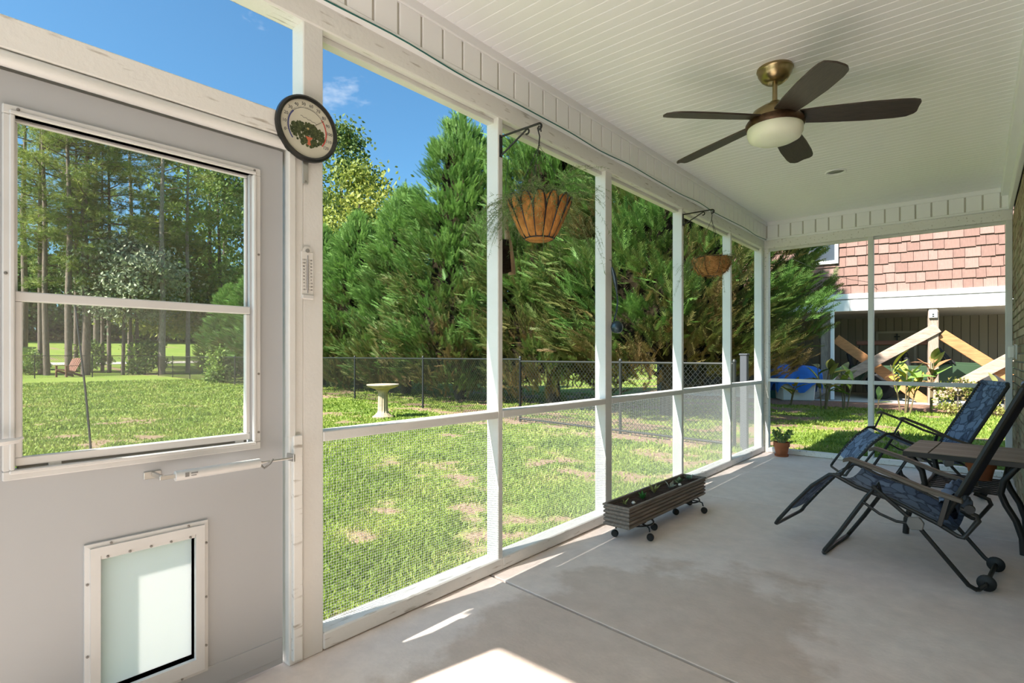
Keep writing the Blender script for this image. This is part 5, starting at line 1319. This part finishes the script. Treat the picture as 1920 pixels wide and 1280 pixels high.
gp.location.z += 0.35
gpb = MB().box(-0.7, 0.7, -0.7, 0.7, -0.4, 0.0).build('footing', mat('dark_stone', (0.08, 0.085, 0.07), 0.9), gp)

# ================================================================== THE NEIGHBOURING HOUSE
HO = Vector((-0.874, 18.30, GZ)); HANG = math.atan2(0.14, 0.99)
E1 = Vector((math.cos(HANG), math.sin(HANG), 0)); E2 = Vector((-math.sin(HANG), math.cos(HANG), 0))
def hp(u, v, tdep=0.0):
    """photo pixel -> (along, up) on a plane parallel to the house front, tdep behind it"""
    P = on_plane(u, v, HO + E2 * tdep, E2) - HO; return P.dot(E1), P.z
nh = thing('neighbour_house', 'neighbouring house with pink brown shingle siding over an open carport', 'house', HO, HANG)
SHG = [mat('shingle_%d' % i, c, 0.85, var=0.22, vscale=4, stretch=(14, 14, 1.2), bump=0.3, bscale=20) for i, c in enumerate([(0.245, 0.145, 0.12), (0.265, 0.16, 0.135), (0.225, 0.13, 0.108), (0.285, 0.178, 0.152)])]
HWHITE = mat('house_white', (0.80, 0.80, 0.79), 0.5)
zs = hp(1724, 546)[1]; zband = hp(1724, 578.5)[1]; zsplit = hp(1724, 552)[1] - 0.04
EXPO, SW = 0.275, 0.265
sL, sR = hp(1500, 500)[0], hp(1905, 500)[0]
MB().box(-7.5, 6.5, 0.03, 0.25, zs, zs + EXPO * 14).build('upper_wall', mat('under_siding', (0.20, 0.12, 0.095), 0.9), nh)
g = random.Random(8)
sh_me = {}
def shingle_mesh(wd, ci):
    key = (round(wd, 2), ci)
    if key not in sh_me:
        w_ = key[0] - 0.006
        sh_me[key] = MB().hexa([(0.003, -0.028, 0), (w_, -0.028, 0), (w_, 0.02, 0), (0.003, 0.02, 0)], [(0.003, 0.012, EXPO + 0.03), (w_, 0.012, EXPO + 0.03), (w_, 0.03, EXPO + 0.03), (0.003, 0.03, EXPO + 0.03)]).mesh('shingle', SHG[ci])
    return sh_me[key]
rest = MB(); ns = 0
for c_ in range(14):
    z_ = zs + c_ * EXPO; x_ = -7.4 + g.uniform(0, 0.2)
    while x_ < 6.3:
        wd = g.choice((0.20, 0.24, 0.28, 0.32))
        dz_ = g.uniform(-0.018, 0.018)
        if ns < 290 and sL - 0.3 < x_ < sR and c_ < 9:
            inst('shingle', shingle_mesh(wd, g.randrange(4)), nh, (x_, g.uniform(-.004, .004), z_ + dz_)); ns += 1
        else:
            rest.hexa([(x_, -0.028, z_), (x_ + wd - .006, -0.028, z_), (x_ + wd - .006, 0.02, z_), (x_, 0.02, z_)], [(x_, 0.012, z_ + EXPO), (x_ + wd - .006, 0.012, z_ + EXPO), (x_ + wd - .006, 0.03, z_ + EXPO), (x_, 0.03, z_ + EXPO)])
        x_ += wd
rest.build('shingles', SHG[0], nh, kind='stuff')
# window beside the evergreen
wx0, wz0_ = hp(1500, 500); wx1, wz1_ = hp(1572, 420)
wn = MB().box(wx0, wx1, -0.09, 0.05, wz0_, wz0_ + 0.10).box(wx1 - 0.09, wx1, -0.09, 0.05, wz0_, wz0_ + 1.7).box(wx0, wx0 + 0.09, -0.09, 0.05, wz0_, wz0_ + 1.7).box(wx0, wx1, -0.09, 0.05, wz0_ + 1.6, wz0_ + 1.7).build('window', HWHITE, nh, bevel=0.008)
MB().box(wx0 + 0.05, wx1 - 0.05, -0.035, -0.03, wz0_ + 0.05, wz0_ + 1.65).build('pane', mat('dark_glass', (0.05, 0.06, 0.075), 0.08), wn)
# white band over the carport
MB().box(-7.5, 6.5, -0.10, 0.10, zsplit, zs + 0.02).build('band_board', HWHITE, nh, bevel=0.008)
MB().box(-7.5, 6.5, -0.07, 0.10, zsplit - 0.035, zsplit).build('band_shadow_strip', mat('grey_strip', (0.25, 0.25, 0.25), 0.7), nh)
x_ = -7.5
bdm = MB().box(0.004, 0.396, -0.085, 0.10, 0, zsplit - 0.03 - zband).mesh('band_panel', HWHITE, bevel=0.004)
while x_ < 6.4: inst('band_panel', bdm, nh, (x_, 0, zband)); x_ += 0.40
# carport: slab, ceiling, back wall of upright boards
CD = 4.2
MB().box(-7.5, 6.5, 0.10, CD, zband + 0.02, zband + 0.10).build('carport_ceiling', mat('beige_ceiling', (0.42, 0.39, 0.33), 0.8), nh)
SID = [mat('siding_%d' % i, c, 0.75) for i, c in enumerate([(0.24, 0.21, 0.165), (0.265, 0.235, 0.185)])]
x_ = -7.5; sdm = [MB().box(0.006, 0.214, 0, 0.03, 0, zband + 0.05).mesh('siding_board', q, bevel=0.004) for q in SID]
while x_ < 6.4: inst('siding_board', sdm[int(x_ * 50) % 2], nh, (x_, CD - 0.03, 0)); x_ += 0.22
MB().box(-7.5, 6.5, CD, CD + 0.2, 0, zs + EXPO * 14).build('rear_wall', mat('wall_backing', (0.10, 0.09, 0.075), 0.9), nh)
MB().box(-7.5, -7.3, 0.1, CD, 0, zband + 0.1).build('side_wall', SID[0], nh)
MB().box(6.3, 6.5, 0.1, CD, 0, zband + 0.1).build('side_wall', SID[0], nh)
# inner window frame of the carport wall
ix0, iz0 = hp(1642, 660, CD); ix1, iz1 = hp(1718, 620, CD)
fi = MB().box(ix0, ix1, CD - 0.06, CD - 0.03, iz1 - 0.07, iz1).box(ix0, ix0 + 0.07, CD - 0.06, CD - 0.03, iz0 - 0.7, iz1).box(ix1 - 0.07, ix1, CD - 0.06, CD - 0.03, iz0 - 0.7, iz1).box(ix0, ix1, CD - 0.06, CD - 0.03, iz0 - 0.75, iz0 - 0.68).build('window', mat('dull_white', (0.40, 0.37, 0.31), 0.7), nh)
MB().box(ix0 + 0.05, ix1 - 0.05, CD - 0.045, CD - 0.035, iz0 - 0.7, iz1 - 0.05).build('pane', MATS['siding_1'], fi)
cxx, czz = hp(1682, 632, CD - 0.08)
MB().box(cxx - 0.02, cxx + 0.02, CD - 0.09, CD - 0.06, czz - 0.12, czz + 0.12).box(cxx - 0.08, cxx + 0.08, CD - 0.09, CD - 0.06, czz + 0.0, czz + 0.04).build('wall_ornament', BLACK, nh)
MB().box(-7.5, 6.5, -0.35, CD, -0.1, 0.03).build('carport_slab', mat('pale_concrete', (0.62, 0.60, 0.57), 0.8, var=0.15, vscale=2), nh)
# timber posts and crossed braces
GREYW = mat('grey_timber', (0.36, 0.285, 0.225), 0.85, var=0.45, vscale=4, stretch=(12, 12, 1.2), bump=0.4, bscale=20)
GREYB = mat('weathered_plank', (0.42, 0.315, 0.25), 0.85, var=0.4, vscale=4, stretch=(1.2, 12, 6), bump=0.4, bscale=20)
ORNG = mat('fresh_cedar', (0.46, 0.215, 0.085), 0.75, var=0.35, vscale=4, stretch=(1.2, 12, 6), bump=0.3, bscale=20)
for (ua, ub) in ((1539, 1558), (1740, 1760)):
    a = hp(ua, 660)[0]; b = hp(ub, 660)[0]
    MB().box(a, b, -0.02, -0.02 + (b - a), 0.0, zband + 0.02).build('post', GREYW, nh, bevel=0.012)
MB().box(3.15, 3.42, -0.02, 0.25, 0, zband + 0.02).build('post', GREYW, nh, bevel=0.012)
def brace(A, B2, tdep, m, wd=0.27, send=None):
    a = hp(*A); b = hp(*B2)
    if send is not None: k = (send - a[0]) / (b[0] - a[0]); b = (send, a[1] + (b[1] - a[1]) * k)      # run on to the next post
    MB().beam((a[0], tdep, a[1]), (b[0], tdep, b[1]), 0.06, wd, (0, 0, 1)).build('brace', m, nh, bevel=0.008)
brace((1500, 752), (1758, 614), -0.06, GREYB)
brace((1566, 634), (1745, 760), 0.30, ORNG)
brace((1766, 626), (1880, 697), 0.10, ORNG, 0.27, 3.2)
brace((1760, 741), (1895, 670), -0.06, GREYB, 0.27, 3.3)
brace((1400, 640), (1548, 748), 0.30, GREYB)
# white downpipe and meter box
dx, dz_ = hp(1561, 600)
dpo = MB().box(dx - 0.05, dx + 0.05, -0.16, -0.07, 0.05, zband + 0.05).build('downpipe', HWHITE, nh, bevel=0.012)
MB().box(dx - 0.06, dx + 0.06, -0.17, -0.06, 0.90, 1.00).build('pipe_joint', HWHITE, dpo, bevel=0.01)
MB().tube([(dx, -0.12, 0.62), (dx + 0.10, -0.16, 0.80), (dx + 0.22, -0.18, 0.93), (dx + 0.30, -0.18, 0.90)], [0.05, 0.055, 0.075, 0.06], 8).build('pipe_elbow', HWHITE, dpo, smooth=True)
bx_, bz_ = hp(1749, 589)
em = MB().box(bx_ - 0.09, bx_ + 0.09, -0.09, -0.02, bz_ - 0.10, bz_ + 0.12).build('switch_box', mat('box_grey', (0.55, 0.58, 0.60), 0.5), nh, bevel=0.008)
MB().box(bx_ - 0.02, bx_ + 0.02, -0.10, -0.09, bz_ - 0.02, bz_ + 0.01).box(bx_ - 0.02, bx_ + 0.02, -0.10, -0.09, bz_ - 0.07, bz_ - 0.04).build('switch', BLACK, em)

# ---- green open-top vehicle in the carport
GREENP = mat('green_paint', (0.035, 0.065, 0.035), 0.35); RUBBER = mat('rubber', (0.025, 0.025, 0.026), 0.85, bump=0.3, bscale=40)
RIM = mat('pale_rim', (0.80, 0.78, 0.74), 0.45, 0.3); SEATB = mat('black_vinyl', (0.02, 0.02, 0.022), 0.5)
TV = 1.05
vx0 = hp(1600, 700, TV)[0]; w1x = hp(1652, 735, TV)[0]; w2x = hp(1868, 735, TV)[0]
org = HO + E1 * w1x + E2 * TV
vh = thing('utility_vehicle', 'old green open vehicle with a brown roof parked in the carport', 'vehicle', (org.x, org.y, GZ + 0.03), HANG)
wb_ = w2x - w1x; Wd = 1.45; WR = 0.385
for yy_ in (0.0, Wd):
    for xx_ in (0, wb_):
        wh = MB().lathe([(0.20, -0.10), (0.34, -0.11), (WR, -0.08), (WR, 0.08), (0.34, 0.11), (0.20, 0.10), (0.20, -0.10)], 28, (xx_, yy_, WR), 'y').build('wheel', RUBBER, vh, smooth=True)
        MB().lathe([(0, -0.085), (0.06, -0.095), (0.10, -0.07), (0.20, -0.075), (0.23, -0.10), (0.23, 0.06), (0, 0.06)], 24, (xx_, yy_, WR), 'y').build('rim', RIM, wh, smooth=True)
        hub_b = MB()
        for k in range(8): a = k * math.pi / 4; hub_b.lathe([(0, -0.082), (0.026, -0.082), (0.026, -0.07), (0, -0.07)], 8, (xx_ + 0.15 * math.cos(a), yy_, WR + 0.15 * math.sin(a)), 'y')
        hub_b.build('rim_holes', BLACK, wh)
bz1 = hp(1700, 692, TV)[1]
MB().prism([(-0.75, 0.45), (-0.75, 0.98), (1.35, 1.0), (1.55, 1.06), (wb_ + 0.55, 0.99), (wb_ + 0.62, 0.60), (wb_ + 0.45, 0.55), (wb_ + 0.40, 0.80), (wb_ - 0.38, 0.84), (wb_ - 0.5, 0.42), (0.5, 0.42), (0.40, 0.80), (-0.38, 0.80), (-0.5, 0.45)], Wd - 0.20, lambda a, b, c: (a, 0.10 + c, b)).build('body', GREENP, vh, bevel=0.02)
for xx_ in (0, wb_):
    rows = [[(xx_ + 0.50 * math.cos(a), yy_, WR + 0.03 + 0.47 * math.sin(a)) for a in [R(12 + 156 * k / 12) for k in range(13)]] for yy_ in (-0.14, 0.16)]
    MB().grid(rows).build('fender', GREENP, vh, smooth=True, solid=0.03)
MB().prism([(1.55, 1.05), (wb_ + 0.50, 0.98), (wb_ + 0.50, 1.03), (1.62, 1.11)], Wd - 0.34, lambda a, b, c: (a, 0.17 + c, b)).build('hood', GREENP, vh, bevel=0.015)
rzv = hp(1660, 642, TV)[1] - 0.03
MB().box(-0.62, 1.25, -0.02, Wd + 0.02, rzv - 0.06, rzv + 0.06).build('roof', mat('brown_canvas', (0.16, 0.075, 0.05), 0.85), vh, bevel=0.02)
for yy_ in (0.06, Wd - 0.06):
    MB().tube([(-0.60, yy_, 0.95), (-0.52, yy_, rzv)], 0.022, 8).build('roof_post', BLACK, vh)
    MB().tube([(1.62, yy_, 1.05), (1.25, yy_, rzv)], 0.028, 8).build('roof_post', BLACK, vh)
MB().tube([(1.70, 0.06, 1.06), (1.32, 0.06, rzv - 0.12), (1.32, Wd - 0.06, rzv - 0.12), (1.70, Wd - 0.06, 1.06)], 0.024, 8).build('windscreen_frame', BLACK, vh)
for xs_ in (0.62, -0.78):
    MB().hexa([(xs_, 0.15, 0.80), (xs_ + 0.14, 0.15, 0.78), (xs_ + 0.14, Wd - 0.15, 0.78), (xs_, Wd - 0.15, 0.80)], [(xs_ - 0.10, 0.17, 1.38), (xs_ + 0.03, 0.17, 1.38), (xs_ + 0.03, Wd - 0.17, 1.38), (xs_ - 0.10, Wd - 0.17, 1.38)]).build('seat_back', SEATB, vh, bevel=0.04)
MB().box(0.66, 1.12, 0.15, Wd - 0.15, 0.72, 0.88).build('seat', SEATB, vh, bevel=0.03)
MB().tube([(1.22 + 0.09 * math.cos(a), 0.38 + 0.17 * math.sin(a), 1.30 + 0.13 * math.cos(a)) for a in [k * math.pi / 8 for k in range(16)]], 0.013, 6, closed=True).build('steering_wheel', BLACK, vh)
MB().tube([(1.22, 0.38, 1.30), (1.55, 0.38, 1.02)], 0.014, 6).build('steering_column', BLACK, vh)

# ---- planting bed before the carport
MUL = mat('mulch', (0.27, 0.155, 0.105), 0.95, var=0.45, vscale=30, bump=1.0, bscale=60)
bed = MB()
bx = np.linspace(-8.0, 5.5, 70)
bed.grid([[(x_, MULCH_Y + 0.10 * math.sin(x_ * 1.7) + 0.05 * math.sin(x_ * 5), GZ + 0.005) for x_ in bx], [(x_, MULCH_Y + 0.5, GZ + 0.06 + 0.02 * math.sin(x_ * 3)) for x_ in bx], [(x_, 17.0, GZ + 0.06 + 0.02 * math.sin(x_ * 4)) for x_ in bx], [(x_, 17.92 + 0.141 * (x_ + 0.874), GZ + 0.03) for x_ in bx]])
bdo = bed.build('flower_bed', MUL, None, smooth=True); tag(bdo, 'strip of brown mulch before the carport', 'bed', kind='structure')
def bigleaf(L_, w_, m):
    rows = []
    for k in range(6):
        t_ = k / 5; ww = w_ * math.sin(math.pi * min(1, 0.06 + 0.94 * t_)) ** 0.8; x_ = L_ * t_; z_ = -0.18 * L_ * t_ * t_
        rows.append([(x_, -ww / 2, z_ + 0.16 * ww), (x_, 0, z_), (x_, ww / 2, z_ + 0.16 * ww)])
    return MB().grid(rows).mesh('leaf', m, smooth=True)
LM = {k: mat('canna_' + k, c, 0.5, var=0.3, vscale=5) for k, c in dict(green=(0.15, 0.25, 0.05), lime=(0.28, 0.36, 0.06), yellow=(0.55, 0.42, 0.05), brown=(0.33, 0.16, 0.07), olive=(0.20, 0.20, 0.06)).items()}
leaf_me = {k: bigleaf(0.42, 0.15, m) for k, m in LM.items()}
CST = mat('canna_stem', (0.16, 0.12, 0.06), 0.7)
def canna(label, u, v, h, kinds, seed, nst=3, nlf=5, spread=0.14):
    p = on_z(u, v, GZ + 0.05); g = random.Random(seed)
    t = thing('canna_plant', label, 'plant', p, 0, 'leafy plants in the mulch bed')
    for k in range(nst):
        a = g.uniform(0, 6.28); x_, y_ = spread * math.cos(a), spread * math.sin(a) * 0.6; hh = h * g.uniform(0.7, 1.0)
        tip = (x_ * 1.7, y_ * 1.7, hh * 0.85)
        MB().tube([(x_ * 0.5, y_ * 0.5, -0.03), (x_, y_, hh * 0.45), tip], [0.018, 0.014, 0.008], 6).build('stem', CST, t, smooth=True)
        for j in range(nlf):
            f_ = 0.35 + 0.65 * (j + 0.5) / nlf; q = Vector((x_ * (0.5 + f_), y_ * (0.5 + f_), hh * 0.85 * f_)); kd = g.choice(kinds)
            inst('leaf', leaf_me[kd], t, q, (g.uniform(-.3, .3), -g.uniform(0.1, 1.15), g.uniform(0, 6.28)), (g.uniform(.75, 1.15) * (0.6 + 0.4 * h),) * 3)
canna('low yellow leafed plant before the blue tarp', 1478, 757, 0.75, ['yellow', 'lime', 'brown'], 1, 2, 4)
canna('tall plant with yellowing leaves left of the white downpipe', 1543, 764, 1.25, ['yellow', 'lime', 'green', 'olive'], 2, 4, 4)
canna('leafy green plant right of the white downpipe', 1582, 764, 1.20, ['green', 'lime', 'olive'], 3, 3, 4)
canna('small sprout before the vehicle wheel', 1645, 765, 0.45, ['yellow', 'lime'], 4, 1, 3)
canna('large green and yellow leafed plant before the vehicle', 1696, 772, 1.35, ['lime', 'yellow', 'green', 'lime'], 5, 4, 5, 0.2)
canna('plant with browned leaves before the second timber post', 1745, 768, 1.45, ['brown', 'olive', 'brown', 'green'], 6, 3, 5)
canna('leafy plant behind the back of the farther recliner', 1855, 775, 1.0, ['green', 'olive'], 7, 2, 4)
FINE = leafmat('fine_shrub', [(0, (0.12, 0.15, 0.03)), (0.6, (0.24, 0.27, 0.05)), (1, (0.36, 0.24, 0.12))], 0.35)
fs = crown_mesh('foliage', 0.72, 0.05, 0.30, 601, 26, 36, 0.07, FINE, 0.2, 0.9, 0.09)
for u, v, s, lb in ((1796, 775, 1.05, 'feathery yellow green shrub under the right hand brace'), (1884, 778, 0.85, 'small reddish green shrub beside the right screen post')):
    p = on_z(u, v, GZ + 0.05); t = thing('shrub', lb, 'shrub', p); t.scale = (s, s, s); inst('foliage', fs, t, kind='stuff'); MB().tube([(0, 0, -.02), (0, 0, 0.7)], [0.02, 0.006], 5).build('stem', BARK, t)

# ---- white bin under a blue tarp, teal barrel
bp_ = on_z(1490, 750, GZ + 0.05)
bn = thing('storage_bin', 'white storage bin beside the carport', 'bin', bp_, R(28))
MB().hexa([(-0.34, -0.30, 0), (0.34, -0.30, 0), (0.34, 0.30, 0), (-0.34, 0.30, 0)], [(-0.39, -0.34, 0.66), (0.39, -0.34, 0.66), (0.39, 0.34, 0.66), (-0.39, 0.34, 0.66)]).build('tub', mat('bin_white', (0.68, 0.66, 0.62), 0.6), bn, bevel=0.03)
MB().box(-0.42, 0.42, -0.37, 0.37, 0.66, 0.71).build('lid', MATS['bin_white'], bn, bevel=0.02)
g = np.random.default_rng(3); rows = []
gv = np.linspace(-1, 1, 17)
for a in gv:
    row = []
    for b in gv:
        m_ = max(abs(a), abs(b)); x_ = 0.47 * np.clip(a * 1.5, -1, 1); y_ = 0.42 * np.clip(b * 1.5, -1, 1)
        z_ = 0.80 - 0.10 * (abs(a) + abs(b)) if m_ < 0.667 else 0.70 - (m_ - 0.667) * 1.35 * (1 + 0.25 * math.sin(7 * a + 5 * b))
        row.append((x_ * (1 + 0.03 * math.sin(9 * b)), y_ * (1 + 0.04 * math.sin(8 * a)), z_ + g.uniform(-.008, .008)))
    rows.append(row)
tp = MB().grid(rows).build('tarp', mat('blue_tarp', (0.015, 0.16, 0.62), 0.5, var=0.25, vscale=8), None, smooth=True, solid=0.004)
tp.location = bp_ + Vector((0, 0, 0.06)); tp.scale = (1.2, 1.2, 1.2); bn.scale = (1.2, 1.2, 1.2); tp.rotation_euler = (0, 0, R(28)); tag(tp, 'bright blue tarp draped over the white storage bin', 'tarp')
tl = on_z(1449, 745, GZ + 0.05)
br_ = thing('barrel', 'teal plastic barrel left of the blue tarp', 'barrel', tl)
MB().lathe([(0, 0), (0.26, 0), (0.29, 0.2), (0.30, 0.45), (0.29, 0.7), (0.26, 0.88), (0, 0.88)], 24).build('drum', mat('teal_plastic', (0.02, 0.18, 0.20), 0.5), br_, smooth=True)
for z_ in (0.28, 0.60): MB().tube([(0.302 * math.cos(a), 0.302 * math.sin(a), z_) for a in [k * math.pi / 12 for k in range(24)]], 0.012, 6, closed=True).build('hoop', MATS['teal_plastic'], br_, smooth=True)
